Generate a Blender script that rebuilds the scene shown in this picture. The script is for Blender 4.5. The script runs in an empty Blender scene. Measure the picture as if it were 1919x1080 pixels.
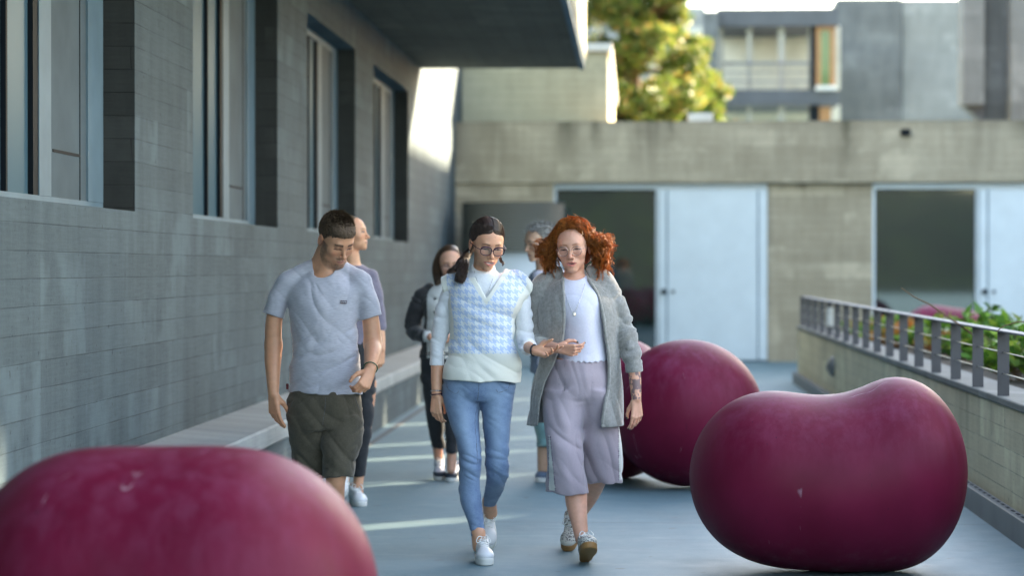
import bpy, math, random
import numpy as np
from mathutils import Vector, Matrix
random.seed(7); np.random.seed(7)
S = bpy.context.scene
COL = S.collection
R = math.radians

# ---------------------------------------------------------------- camera, sky, sun, exposure
FPX = 4500.0; CH = 1.42
YAW = math.atan(227/FPX); PIT = math.atan(38/FPX)
cam_d = bpy.data.cameras.new("camera"); cam = bpy.data.objects.new("camera", cam_d); COL.objects.link(cam)
cam_d.sensor_width = 36; cam_d.lens = FPX/1919*36; cam_d.clip_end = 3000; cam_d.clip_start = .1
cam.location = (0, 0, CH); cam.rotation_euler = (math.pi/2-PIT, 0, YAW)
cam_d.dof.use_dof = True; cam_d.dof.focus_distance = 11.45; cam_d.dof.aperture_fstop = 1.9
S.camera = cam
SUN = Vector((1.8, 1.6, 1.0)).normalized()
el = math.asin(SUN.z); az = math.atan2(SUN.x, SUN.y)
w = bpy.data.worlds.new("World"); S.world = w; w.use_nodes = True
nt = w.node_tree; nt.nodes.clear()
sky = nt.nodes.new("ShaderNodeTexSky"); sky.sky_type = 'NISHITA'; sky.sun_disc = False
sky.sun_elevation = el; sky.sun_rotation = az; sky.air_density = 1.0; sky.dust_density = 1.2; sky.ozone_density = 1.2
bg = nt.nodes.new("ShaderNodeBackground"); bg.inputs[1].default_value = .15
out = nt.nodes.new("ShaderNodeOutputWorld")
nt.links.new(sky.outputs[0], bg.inputs[0]); nt.links.new(bg.outputs[0], out.inputs[0])
sl = bpy.data.lights.new("sun", 'SUN'); sl.energy = 5.0; sl.angle = R(.5); sl.color = (1, .93, .80)
so = bpy.data.objects.new("sun", sl); COL.objects.link(so); so.rotation_euler = SUN.to_track_quat('Z', 'Y').to_euler()
S.view_settings.view_transform = 'Standard'; S.view_settings.look = 'None'
S.view_settings.exposure = 3.22; S.view_settings.gamma = 1
S.view_settings.use_white_balance = True; S.view_settings.white_balance_temperature = 8200; S.view_settings.white_balance_tint = 12
S.cycles.use_denoising = True
try: S.cycles.denoiser = 'OPENIMAGEDENOISE'
except Exception: pass
S.cycles.max_bounces = 6; S.cycles.diffuse_bounces = 4; S.cycles.glossy_bounces = 3
S.cycles.transmission_bounces = 4; S.cycles.transparent_max_bounces = 6
S.cycles.caustics_reflective = False; S.cycles.caustics_refractive = False

cF = Vector((-math.sin(YAW)*math.cos(PIT), math.cos(YAW)*math.cos(PIT), -math.sin(PIT)))
cR = Vector((math.cos(YAW), math.sin(YAW), 0)); cU = cR.cross(cF)
def W(px, py, Y):
    "photo pixel (1919 x 1080) on the vertical plane at depth Y"
    d = cF + cR*((px-960)/FPX) + cU*((540-py)/FPX)
    return Vector((0, 0, CH)) + d*(Y/d.y)

# ---------------------------------------------------------------- tagging, meshes
def tag(o, label=None, cat=None, group=None, kind=None):
    if label: o['label'] = label
    if cat: o['category'] = cat
    if group: o['group'] = group
    if kind: o['kind'] = kind
    return o
def empty(name, loc=(0, 0, 0), label=None, cat=None, group=None):
    o = bpy.data.objects.new(name, None); COL.objects.link(o); o.location = loc; o.empty_display_size = .2
    return tag(o, label, cat, group)
def meshobj(name, V, F, m=None, parent=None, smooth=False, cols=None):
    me = bpy.data.meshes.new(name)
    V = np.asarray(V, np.float32).reshape(-1, 3)
    q = parent
    while q is not None: V = V - np.array(q.location, np.float32); q = q.parent
    if isinstance(F, np.ndarray):
        n = F.shape[1]
        me.vertices.add(len(V)); me.vertices.foreach_set("co", V.ravel())
        me.loops.add(F.size); me.loops.foreach_set("vertex_index", F.astype(np.int32).ravel())
        me.polygons.add(len(F)); me.polygons.foreach_set("loop_start", np.arange(0, F.size, n, dtype=np.int32))
        me.update(calc_edges=True)
    else:
        me.from_pydata([tuple(map(float, v)) for v in V], [], F); me.update()
    if smooth: me.polygons.foreach_set("use_smooth", [True]*len(me.polygons))
    if cols is not None:
        a = me.color_attributes.new("col", 'FLOAT_COLOR', 'POINT')
        c = np.ones((len(V), 4), np.float32); c[:, :3] = cols; a.data.foreach_set("color", c.ravel())
    o = bpy.data.objects.new(name, me); COL.objects.link(o)
    if m: me.materials.append(m)
    if parent is not None: o.parent = parent
    return o
class MB:
    "collects boxes, bars, tubes and prisms, then links them as ONE mesh"
    def __init__(s): s.V = []; s.F = []
    def add(s, V, F):
        n = len(s.V); s.V += [tuple(v) for v in V]; s.F += [tuple(i+n for i in f) for f in F]; return s
    def box(s, x0, x1, y0, y1, z0, z1, b=0):
        if b:
            xs = (x0, x0+b, x1-b, x1); 
            V = []; F = []
            for z, i in ((z0, 1), (z0+b, 0), (z1-b, 0), (z1, 1)):
                bb = b if i else 0
                X0, X1, Y0, Y1 = x0+bb, x1-bb, y0+bb, y1-bb
                c = b if not i else b*.5
                V += [(X0+c, Y0, z), (X1-c, Y0, z), (X1, Y0+c, z), (X1, Y1-c, z), (X1-c, Y1, z), (X0+c, Y1, z), (X0, Y1-c, z), (X0, Y0+c, z)]
            F.append(tuple(range(7, -1, -1))); F.append(tuple(range(24, 32)))
            for k in range(3):
                for j in range(8): F.append((k*8+j, k*8+(j+1) % 8, k*8+8+(j+1) % 8, k*8+8+j))
            return s.add(V, F)
        return s.add([(x0, y0, z0), (x1, y0, z0), (x1, y1, z0), (x0, y1, z0), (x0, y0, z1), (x1, y0, z1), (x1, y1, z1), (x0, y1, z1)],
                     [(3, 2, 1, 0), (4, 5, 6, 7), (0, 1, 5, 4), (1, 2, 6, 5), (2, 3, 7, 6), (3, 0, 4, 7)])
    def tube(s, pts, rad, n=8, cap=True):
        pts = [Vector(p) for p in pts]
        if not hasattr(rad, '__len__'): rad = [rad]*len(pts)
        V = []; F = []; up = None
        for i, p in enumerate(pts):
            t = (pts[min(i+1, len(pts)-1)]-pts[max(i-1, 0)])
            if t.length < 1e-9: t = Vector((0, 0, 1))
            t.normalize()
            if up is None: up = t.orthogonal().normalized()
            up = (up - t*up.dot(t));
            if up.length < 1e-6: up = t.orthogonal()
            up.normalize(); q = t.cross(up)
            for k in range(n):
                a = 2*math.pi*k/n; V.append(p+(up*math.cos(a)+q*math.sin(a))*rad[i])
        for i in range(len(pts)-1):
            for k in range(n): F.append((i*n+k, i*n+(k+1) % n, (i+1)*n+(k+1) % n, (i+1)*n+k))
        if cap: F.append(tuple(range(n-1, -1, -1))); F.append(tuple((len(pts)-1)*n+k for k in range(n)))
        return s.add(V, F)
    def obj(s, name, m, parent=None, smooth=False):
        o = meshobj(name, s.V, s.F, m, parent, smooth)
        return o

# ---------------------------------------------------------------- materials
def lin(r, g, b):
    f = lambda c: (c/255/12.92) if c/255 <= .04045 else ((c/255+.055)/1.055)**2.4
    return (f(r), f(g), f(b), 1)
class NT:
    def __init__(s, name):
        s.m = bpy.data.materials.new(name); s.m.use_nodes = True; s.t = s.m.node_tree
        s.b = s.t.nodes["Principled BSDF"]; s.o = s.t.nodes["Material Output"]
    def n(s, typ, **kw):
        x = s.t.nodes.new(typ)
        for k, v in kw.items(): setattr(x, k, v)
        return x
    def l(s, a, b): s.t.links.new(a, b)
    def set(s, inp, v):
        if hasattr(v, 'is_linked') or isinstance(v, bpy.types.NodeSocket): s.l(v, inp)
        else: inp.default_value = v
    def math(s, op, a, b=0, c=None, clamp=False):
        x = s.n("ShaderNodeMath", operation=op, use_clamp=clamp); s.set(x.inputs[0], a); s.set(x.inputs[1], b)
        if c is not None: s.set(x.inputs[2], c)
        return x.outputs[0]
    def pos(s):
        g = s.n("ShaderNodeNewGeometry"); return g.outputs['Position']
    def sep(s, v):
        x = s.n("ShaderNodeSeparateXYZ"); s.l(v, x.inputs[0]); return x.outputs
    def comb(s, x, y, z=0.0):
        c = s.n("ShaderNodeCombineXYZ")
        for i, v in enumerate((x, y, z)): s.set(c.inputs[i], v)
        return c.outputs[0]
    def scale(s, v, sc):
        m = s.n("ShaderNodeMapping"); s.l(v, m.inputs[0]); m.inputs['Scale'].default_value = sc; return m.outputs[0]
    def noise(s, v, sc=1, det=4, rough=.55, lac=2):
        x = s.n("ShaderNodeTexNoise"); s.l(v, x.inputs['Vector']); x.inputs['Scale'].default_value = sc
        x.inputs['Detail'].default_value = det; x.inputs['Roughness'].default_value = rough; return x.outputs['Fac']
    def ramp(s, f, stops, interp='LINEAR'):
        x = s.n("ShaderNodeValToRGB"); x.color_ramp.interpolation = interp
        e = x.color_ramp.elements
        while len(e) < len(stops): e.new(.5)
        for i, (p, c) in enumerate(stops):
            e[i].position = p; e[i].color = c if len(c) == 4 else (*c, 1)
        s.l(f, x.inputs[0]); return x.outputs[0]
    def mr(s, f, a, b, c=0.0, d=1.0):
        x = s.n("ShaderNodeMapRange"); s.set(x.inputs[0], f)
        for i, v in enumerate((a, b, c, d)): x.inputs[i+1].default_value = v
        return x.outputs[0]
    def mix(s, f, a, b, mode='MIX'):
        x = s.n("ShaderNodeMix", data_type='RGBA', blend_type=mode); s.set(x.inputs[0], f); s.set(x.inputs[6], a); s.set(x.inputs[7], b)
        return x.outputs[2]
    def bump(s, h, st=.3, d=.01):
        x = s.n("ShaderNodeBump"); x.inputs['Strength'].default_value = st; x.inputs['Distance'].default_value = d
        s.l(h, x.inputs['Height']); s.l(x.outputs[0], s.b.inputs['Normal']); return x
    def fin(s, col=None, rough=.6, **kw):
        if col is not None: s.set(s.b.inputs['Base Color'], col)
        s.set(s.b.inputs['Roughness'], rough)
        for k, v in kw.items(): s.set(s.b.inputs[k.replace('_', ' ')], v)
        return s.m
def plain(name, c, rough=.5, metal=0, bump=0, bs=60, var=.12, spec=.5):
    t = NT(name); p = t.pos()
    n = t.noise(p, bs*.05, 3); f = t.mr(n, .3, .7, 1-var, 1+var)
    col = t.mix(1.0, c, t.comb(f, f, f), 'MULTIPLY')
    if bump: t.bump(t.noise(p, bs, 3), bump, .003)
    return t.fin(col, rough, Metallic=metal, Specular_IOR_Level=spec)
def concrete(name, c1, c2, board=.125, length=2.2, axis='wall', stain=.35, seam=.55, rough=.8, top=None, warm=None, bumpst=.5, stains=()):
    "board-marked concrete: rows of planks with tint per plank, seams, grain, streaks"
    t = NT(name); p = t.pos(); x, y, z = t.sep(p)
    if axis == 'wall': u = t.math('ADD', x, y); v = z
    elif axis == 'soffit': u = y; v = x
    u2 = t.math('ADD', u, t.math('MULTIPLY', t.noise(t.comb(0., v, 0.), 3, 1), .05))
    vv = t.math('ADD', v, t.math('MULTIPLY', t.noise(t.comb(u, 0., 0.), .8, 2), .012))
    br = t.n("ShaderNodeTexBrick"); t.l(t.comb(u2, vv), br.inputs[0])
    br.offset = .37; br.offset_frequency = 2; br.squash = 1.25; br.squash_frequency = 3
    for k, val in (('Scale', 1), ('Mortar Size', .0035), ('Mortar Smooth', .4), ('Bias', 0), ('Brick Width', length), ('Row Height', board)): br.inputs[k].default_value = val
    br.inputs['Color1'].default_value = (.0, .0, .0, 1); br.inputs['Color2'].default_value = (1, 1, 1, 1); br.inputs['Mortar'].default_value = (.5, .5, .5, 1)
    tint = t.math('ADD', t.math('MULTIPLY', t.sep(br.outputs['Color'])[0], .4), t.math('MULTIPLY', t.mr(t.noise(t.comb(t.math('MULTIPLY', u, .7), t.math('MULTIPLY', t.math('FLOOR', t.math('DIVIDE', vv, board)), 7.31)), 1, 2), .3, .7), .6)); mort = br.outputs['Fac']
    big = t.noise(t.comb(u, v), .55, 4, .6)
    streak = t.noise(t.scale(t.comb(u, v), (5, .7, 1)), 1, 4, .65)
    grain = t.noise(t.scale(t.comb(u, v), (4, 60, 1)), 1, 5, .6)
    fine = t.noise(p, 45, 4, .7)
    f = t.math('ADD', t.math('MULTIPLY', tint, .30), t.math('MULTIPLY', t.mr(big, .3, .7), .38))
    f = t.math('ADD', f, t.math('MULTIPLY', t.mr(streak, .3, .7), .34))
    f = t.math('ADD', f, t.math('MULTIPLY', t.math('SUBTRACT', grain, .5), .5))
    f = t.math('ADD', f, t.math('MULTIPLY', t.math('SUBTRACT', fine, .5), .45), clamp=True)
    col = t.mix(f, c1, c2)
    patch = t.noise(t.scale(t.comb(u, v), (1, .8, 1)), 2.2, 3, .6)
    pm = t.mr(t.noise(t.comb(t.math('MULTIPLY', t.math('FLOOR', t.math('DIVIDE', u, .9)), 7.3), t.math('MULTIPLY', t.math('FLOOR', t.math('DIVIDE', v, board*2)), 3.1)), 3, 1), .52, .6)
    col = t.mix(t.math('MULTIPLY', pm, t.mr(patch, .45, .6, 0, .42)), col, tuple(min(1, k*1.35) for k in c2[:3])+(1,))
    col = t.mix(t.math('MULTIPLY', t.math('MULTIPLY', mort, seam), t.mr(t.noise(t.comb(u, v), 2.3, 3, .6), .38, .6, .12, 1.3)), col, tuple(k*.45 for k in c1[:3])+(1,))
    if top is not None:       # rain streaks below the coping
        zt, depth = top
        m1 = t.mr(t.noise(t.scale(t.comb(u, v), (1.1, .12, 1)), 1, 3, .6), .52, .68)
        m2 = t.mr(v, zt-depth, zt)
        m3 = t.mr(t.noise(t.scale(t.comb(u, v), (7, .3, 1)), 1, 3), .35, .65, .3, 1)
        col = t.mix(t.math('MULTIPLY', t.math('MULTIPLY', m1, m2), t.math('MULTIPLY', m3, .8)), col, tuple(k*.22 for k in c1[:3])+(1,))
        m4 = t.math('MULTIPLY', t.mr(v, zt-.12, zt), t.mr(t.noise(t.comb(u, v), 3, 4), .3, .7))
        col = t.mix(t.math('MULTIPLY', m4, .5), col, tuple(k*.5 for k in c1[:3])+(1,))
    for uc, wd, dp in stains:
        du = t.math('SUBTRACT', t.math('ADD', u, t.math('MULTIPLY', t.math('SUBTRACT', t.noise(t.comb(u, v), 4, 3), .5), .22)), uc); g_ = t.math('POWER', 2.718, t.math('MULTIPLY', t.math('MULTIPLY', du, du), -1/(wd*wd)))
        g_ = t.math('MULTIPLY', g_, t.mr(v, zt-dp, zt)); g_ = t.math('MULTIPLY', g_, t.mr(streak, .25, .6, .4, 1))
        col = t.mix(t.math('MULTIPLY', g_, .85), col, (.075, .065, .04, 1))
    if warm is not None:
        col = t.mix(t.mr(t.noise(p, .4, 3), .35, .65, 0, .6), col, warm)
    pores = t.mr(t.noise(p, 22, 2, .5), .70, .74)
    col = t.mix(t.math('MULTIPLY', pores, .5), col, tuple(k*.4 for k in c1[:3])+(1,))
    h = t.math('ADD', t.math('MULTIPLY', mort, -1.), t.math('ADD', t.math('MULTIPLY', grain, .35), t.math('MULTIPLY', tint, .4)))
    h = t.math('ADD', h, t.math('MULTIPLY', fine, .25))
    t.bump(h, bumpst, .008)
    return t.fin(col, rough, Specular_IOR_Level=.2)
M = {}; Yb_ = 36.24
M['wall'] = concrete('grey_concrete', (.032, .050, .058, 1), (.102, .146, .164, 1), length=14, board=.125, seam=.42)
M['pier'] = concrete('bounce_warm_concrete', (.262, .210, .145, 1), (.545, .455, .335, 1), top=(3.63, .9), length=2.6, stains=((Yb_-.98, .17, 1.0), (Yb_-.55, .08, .5), (Yb_+3.18, .10, .95), (Yb_+.6, .07, .35), (Yb_+5.9, .25, .4)))  # warm tone partly stands in for sunlight bounced onto the far wall
M['box'] = concrete('upper_concrete', (.31, .285, .20, 1), (.52, .485, .36, 1), length=2.6)
M['planter'] = concrete('planter_concrete', (.48, .41, .27, 1), (.82, .72, .52, 1), top=(.705, .5), length=1.7, board=.11)
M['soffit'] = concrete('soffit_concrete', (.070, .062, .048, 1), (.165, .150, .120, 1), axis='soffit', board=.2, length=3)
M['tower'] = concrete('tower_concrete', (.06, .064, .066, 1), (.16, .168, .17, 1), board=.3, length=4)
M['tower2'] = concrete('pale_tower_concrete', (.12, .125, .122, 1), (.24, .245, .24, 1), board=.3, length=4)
M['reveal'] = concrete('dark_reveal', (.028, .028, .026, 1), (.06, .06, .056, 1))
M['bench'] = concrete('bench_concrete', (.24, .26, .26, 1), (.42, .445, .44, 1), seam=.25, bumpst=.2)
M['frame_blue'] = plain('blue_grey_metal', (.085, .155, .20, 1), .6, .0, spec=.12)
M['frame_pale'] = plain('pale_metal', (.15, .22, .26, 1), .6, .0, spec=.12)
M['panel'] = plain('pale_panel', (.082, .118, .138, 1), .7, spec=.08)
M['white'] = plain('white_panel', (.60, .66, .69, 1), .35, .0, var=.05)
M['dark'] = plain('dark_gap', (.012, .016, .02, 1), .6, spec=.04)
M['post'] = plain('grey_post_paint', (.085, .08, .085, 1), .5)
M['rail'] = plain('grey_rail_paint', (.15, .155, .165, 1), .6, .1)
M['wire'] = plain('steel_wire', (.5, .48, .42, 1), .35, .8)
M['kerb'] = plain('grey_kerb_metal', (.20, .20, .195, 1), .5, .1)
M['cap'] = plain('pale_coping', (.62, .60, .56, 1), .7)
M['wood'] = plain('orange_wood', (.30, .14, .05, 1), .5)
M['bay'] = plain('pale_bay_wall', (.56, .54, .46, 1), .8)
M['slab'] = plain('dark_slab', (.07, .075, .085, 1), .7)
def glass_mat(name, c, rough=.03, lo_=.12, hi_=1.):
    t = NT(name)
    g = t.n("ShaderNodeBsdfGlossy"); g.inputs['Color'].default_value = (.85, .9, .95, 1); g.inputs['Roughness'].default_value = rough
    t.b.inputs['Base Color'].default_value = c; t.b.inputs['Roughness'].default_value = .5; t.b.inputs['Specular IOR Level'].default_value = 0
    fr = t.n("ShaderNodeFresnel"); fr.inputs[0].default_value = 1.9
    mx = t.n("ShaderNodeMixShader"); t.l(t.mr(fr.outputs[0], 0, 1, lo_, hi_), mx.inputs[0]); t.l(t.b.outputs[0], mx.inputs[1]); t.l(g.outputs[0], mx.inputs[2])
    t.l(mx.outputs[0], t.o.inputs[0]); return t.m
M['glass'] = glass_mat('dark_window_glass', (.005, .020, .016, 1), .03, .06, .8)
M['glass_blue'] = glass_mat('blue_window_glass', (.060, .125, .16, 1), .3, .02, .10)

def text(body, size, loc, m, parent, rx=90, ext=.0006, name='lettering'):
    cu = bpy.data.curves.new(name, 'FONT'); cu.body = body; cu.size = size; cu.extrude = ext; cu.align_x = 'CENTER'; cu.align_y = 'CENTER'
    o = bpy.data.objects.new(name, cu); COL.objects.link(o); bpy.context.view_layer.update()
    me = bpy.data.meshes.new_from_object(o.evaluated_get(bpy.context.evaluated_depsgraph_get())); bpy.data.objects.remove(o)
    V = np.array([v.co[:] for v in me.vertices]); Rm = np.array(Matrix.Rotation(R(rx), 3, 'X')); V = V@Rm.T+np.array(loc)
    F = [tuple(p.vertices) for p in me.polygons]; bpy.data.meshes.remove(me)
    return meshobj(name, V, F, m, parent)
# ---------------------------------------------------------------- signed distance modelling
f32 = np.float32
from concurrent.futures import ThreadPoolExecutor
POOL = ThreadPoolExecutor(4)
def smin(a, b, k):
    if k <= 0: return np.minimum(a, b)
    h = np.maximum(k-np.abs(a-b), 0)/k
    return np.minimum(a, b)-h*h*k*.25
def smax(a, b, k): return -smin(-a, -b, k)
_rng = np.random.RandomState(3); _G = _rng.rand(32, 32, 32).astype(f32)*2-1
def vnoise(P):
    i = np.floor(P).astype(np.int32); f = (P-i).astype(f32); f = f*f*(3-2*f); i &= 31; j = (i+1) & 31
    x0, y0, z0 = i.T; x1, y1, z1 = j.T; fx, fy, fz = f.T
    c = lambda a, b, d: _G[a, b, d]
    return ((c(x0, y0, z0)*(1-fx)+c(x1, y0, z0)*fx)*(1-fy)+(c(x0, y1, z0)*(1-fx)+c(x1, y1, z0)*fx)*fy)*(1-fz) + \
           ((c(x0, y0, z1)*(1-fx)+c(x1, y0, z1)*fx)*(1-fy)+(c(x0, y1, z1)*(1-fx)+c(x1, y1, z1)*fx)*fy)*fz
def spline(K, n):
    "Catmull-Rom through rows of K, n samples per span"
    K = np.asarray(K, float); m = len(K)
    if m < 3:
        t = np.linspace(0, 1, n+1)[:, None]; return K[0]*(1-t)+K[-1]*t
    P = np.vstack([2*K[0]-K[1], K, 2*K[-1]-K[-2]]); out = []
    for i in range(m-1):
        a, b, c, d = P[i:i+4]
        for t in np.linspace(0, 1, n, endpoint=False):
            out.append(.5*((2*b)+(-a+c)*t+(2*a-5*b+4*c-d)*t*t+(-a+3*b-3*c+d)*t**3))
    out.append(K[-1]); return np.array(out)
class SDF:
    def __init__(s): s.ops = []; s.post = []; s.lo = np.full(3, 1e9); s.hi = np.full(3, -1e9); s.X = None
    def _add(s, op, k, fn, lo, hi):
        lo = np.asarray(lo, float); hi = np.asarray(hi, float)
        if s.X is not None and lo is not None and np.isfinite(lo).all():   # local frame -> world box
            cs = np.array([[(lo, hi)[a][0], (lo, hi)[b][1], (lo, hi)[c][2]] for a in (0, 1) for b in (0, 1) for c in (0, 1)])
            Mx, t = s.X; cs = cs@Mx.T+t; lo = cs.min(0); hi = cs.max(0)
        if s.X is not None:
            Mx, t = s.X; g = fn
            fn = lambda P, g=g, Mx=Mx, t=t: g((P-t.astype(f32))@Mx.astype(f32)/f32(abs(np.linalg.det(Mx))**(2/3)))*f32(abs(np.linalg.det(Mx))**(1/3))
        s.ops.append((op, k, fn, lo, hi))
        if op == 'u': s.lo = np.minimum(s.lo, lo); s.hi = np.maximum(s.hi, hi)
        return s
    def frame(s, origin=None, Rm=None, scale=1.0):
        s.X = None if origin is None else (np.array(Rm, float)*scale, np.array(origin, float)); return s
    def cap(s, a, b, ra, rb=None, k=.01, op='u'):
        rb = ra if rb is None else rb; a = np.array(a, f32); b = np.array(b, f32); ba = b-a; L = max(float(ba@ba), 1e-9)
        def fn(P):
            t = np.clip((P-a)@ba/L, 0, 1); return np.linalg.norm(P-a-t[:, None]*ba, axis=1)-(ra+(rb-ra)*t)
        r = max(ra, rb); return s._add(op, k, fn, np.minimum(a, b)-r, np.maximum(a, b)+r)
    def sph(s, c, r, k=.01, op='u'):
        c = np.array(c, f32)
        return s._add(op, k, lambda P: np.linalg.norm(P-c, axis=1)-r, c-r, c+r)
    def ell(s, c, r, k=.01, op='u', rot=None):
        c = np.array(c, f32); r = np.array(r, f32); Rm = None if rot is None else np.array(Matrix.Rotation(rot[1], 3, rot[0]), f32)
        def fn(P):
            q = P-c
            if Rm is not None: q = q@Rm
            k0 = np.linalg.norm(q/r, axis=1); k1 = np.linalg.norm(q/(r*r), axis=1)+1e-6
            return k0*(k0-1)/k1
        e = np.full(3, r.max()) if rot is not None else r
        return s._add(op, k, fn, c-e, c+e)
    def chain(s, pts, rads, k=.008, n=4, sm=True, op='u', kj=None):
        K = np.hstack([np.array([list(p) for p in pts], float), np.array(rads, float)[:, None]])
        Q = spline(K, n) if sm else K
        def fn(P):
            d = None
            for i in range(len(Q)-1):
                a = Q[i, :3].astype(f32); b = Q[i+1, :3].astype(f32); ba = b-a; L = max(float(ba@ba), 1e-9)
                t = np.clip((P-a)@ba/L, 0, 1); e = np.linalg.norm(P-a-t[:, None]*ba, axis=1)-(Q[i, 3]+(Q[i+1, 3]-Q[i, 3])*t).astype(f32)
                d = e if d is None else (smin(d, e, kj) if kj else np.minimum(d, e))
            return d
        r = Q[:, 3].max(); return s._add(op, k, fn, Q[:, :3].min(0)-r, Q[:, :3].max(0)+r)
    def loft(s, rows, k=.01, op='u', p=2.0, rnd=.01, n=6, grow=0.0, dtop=0, dbot=0):
        "rows (z, cx, cy, rx, ry): horizontal superellipse sections"
        Q = spline(np.array(rows, float), n); Q = Q[np.argsort(Q[:, 0])]
        z0, z1 = Q[0, 0]-dbot, Q[-1, 0]+dtop
        def fn(P):
            z = P[:, 2]; cx, cy, rx, ry = [np.interp(z, Q[:, 0], Q[:, i]).astype(f32) for i in (1, 2, 3, 4)]
            rx = np.maximum(rx+grow, .003); ry = np.maximum(ry+grow, .003)
            qx = np.abs(P[:, 0]-cx)/rx; qy = np.abs(P[:, 1]-cy)/ry
            if p == 2.0: k0 = np.sqrt(qx*qx+qy*qy)
            else: k0 = (qx**p+qy**p)**(1/p)
            g = np.sqrt((qx/rx)**2+(qy/ry)**2)/np.maximum(np.sqrt(qx*qx+qy*qy), 1e-5)
            d = (k0-1)/np.maximum(g, 1e-3)
            return smax(d, smax(z-z1, z0-z, 0), rnd)
        a = Q; r = max(Q[:, 3].max(), Q[:, 4].max())
        lo = [(a[:, 1]-a[:, 3]).min()-grow, (a[:, 2]-a[:, 4]).min()-grow, z0]; hi = [(a[:, 1]+a[:, 3]).max()+grow, (a[:, 2]+a[:, 4]).max()+grow, z1]
        return s._add(op, k, fn, np.minimum(lo, hi), np.maximum(lo, hi))
    def cut(s, pt, nrm, k=.004):
        "removes the side the normal points to"
        pt = np.array(pt, f32); nn = np.array(nrm, f32); nn /= np.linalg.norm(nn)
        return s._add('i', k, lambda P: (P-pt)@nn, (-np.inf,)*3, (np.inf,)*3)
    def fn(s, op, k, f, lo=(-np.inf,)*3, hi=(np.inf,)*3): return s._add(op, k, f, lo, hi)
    def disp(s, f): s.post.append(f); return s
    def ev(s, P, margin=.06, post=True):
        P = P.astype(f32); d = np.full(len(P), 1.0, f32)
        for op, k, fn, lo, hi in s.ops:
            if np.isfinite(lo).all():
                m = ((P > lo-margin-k) & (P < hi+margin+k)).all(1)
                if not m.any(): continue
                e = fn(P[m]); dm = d[m]
            else: m = slice(None); e = fn(P); dm = d
            if op == 'u': r = smin(dm, e, k)
            elif op == 's': r = smax(dm, -e, k)
            elif op == 'i': r = smax(dm, e, k)
            elif op == 'x': r = e          # shell etc.
            d[m] = r
        if post:
            for f in s.post: d = d+f(P).astype(f32)
        return d
    def mesh(s, h=.004, fine=(), pad=.02, newton=1, clip=None):
        """surface nets on a tensor grid; fine = [(axis, lo, hi, h2)] makes the spacing smaller there"""
        lo = s.lo-pad; hi = s.hi+pad
        if clip: lo = np.maximum(lo, clip[0]); hi = np.minimum(hi, clip[1])
        ax = []
        for a in range(3):
            xs = [lo[a]]
            while xs[-1] < hi[a]:
                st = h
                for (fa, l, u, h2) in fine:
                    if fa == a and l <= xs[-1] <= u: st = min(st, h2)
                xs.append(xs[-1]+st)
            while (len(xs)-1) % 8: xs.append(xs[-1]+h)
            ax.append(np.array(xs, f32))
        X, Y, Z = ax; n = [len(X), len(Y), len(Z)]
        D = np.empty(n, f32); D.fill(1)
        B = 8; nb = [(k-1)//B for k in n]
        def cen(v): return (v[:-1:B]+v[B::B])/2, (v[B::B]-v[:-1:B])/2
        (cx, rx), (cy, ry), (cz, rz) = cen(X), cen(Y), cen(Z)
        G = np.stack(np.meshgrid(cx, cy, cz, indexing='ij'), -1).reshape(-1, 3)
        Rr = np.sqrt(rx[:, None, None]**2+ry[None, :, None]**2+rz[None, None, :]**2).ravel()
        d = s.ev(G, margin=.12)
        act = np.abs(d) < Rr*1.5+.014
        idx = np.stack(np.meshgrid(range(nb[0]), range(nb[1]), range(nb[2]), indexing='ij'), -1).reshape(-1, 3)
        sgn = np.where(d < 0, -1, 1).astype(f32).reshape(nb)
        D[:-1, :-1, :-1] = np.repeat(np.repeat(np.repeat(sgn, B, 0), B, 1), B, 2)
        ia = idx[act]; o = np.arange(B+1)
        def job(c):
            q = ia[c:c+500]
            gx = (q[:, 0:1]*B+o); gy = (q[:, 1:2]*B+o); gz = (q[:, 2:3]*B+o)
            IX = np.broadcast_to(gx[:, :, None, None], (len(q), B+1, B+1, B+1)).ravel()
            IY = np.broadcast_to(gy[:, None, :, None], (len(q), B+1, B+1, B+1)).ravel()
            IZ = np.broadcast_to(gz[:, None, None, :], (len(q), B+1, B+1, B+1)).ravel()
            D[IX, IY, IZ] = s.ev(np.stack([X[IX], Y[IY], Z[IZ]], 1))
        list(POOL.map(job, range(0, len(ia), 500)))
        ins = D < 0
        c8 = np.zeros([k-1 for k in n], np.uint8)
        for a in (0, 1):
            for b in (0, 1):
                for e in (0, 1): c8 += ins[a:n[0]-1+a, b:n[1]-1+b, e:n[2]-1+e]
        cell = np.argwhere((c8 > 0) & (c8 < 8))
        vid = np.full([k-1 for k in n], -1, np.int32); vid[tuple(cell.T)] = np.arange(len(cell))
        i, j, k = cell.T
        acc = np.zeros((len(cell), 3), f32); cnt = np.zeros(len(cell), f32)
        cr = [(a, b, e) for a in (0, 1) for b in (0, 1) for e in (0, 1)]
        pv = {}
        for c in cr:
            a, b, e = c; pv[c] = (D[i+a, j+b, k+e], np.stack([X[i+a], Y[j+b], Z[k+e]], 1))
        for c in cr:
            for axx in range(3):
                if c[axx] == 0:
                    c2 = list(c); c2[axx] = 1; c2 = tuple(c2)
                    d0, p0 = pv[c]; d1, p1 = pv[c2]
                    m = (d0 < 0) != (d1 < 0); t = np.where(m, d0/np.where(np.abs(d0-d1) < 1e-9, 1, d0-d1), 0)
                    acc += np.where(m[:, None], p0+(p1-p0)*t[:, None], 0); cnt += m
        V = acc/np.maximum(cnt, 1)[:, None]
        F = []
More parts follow.
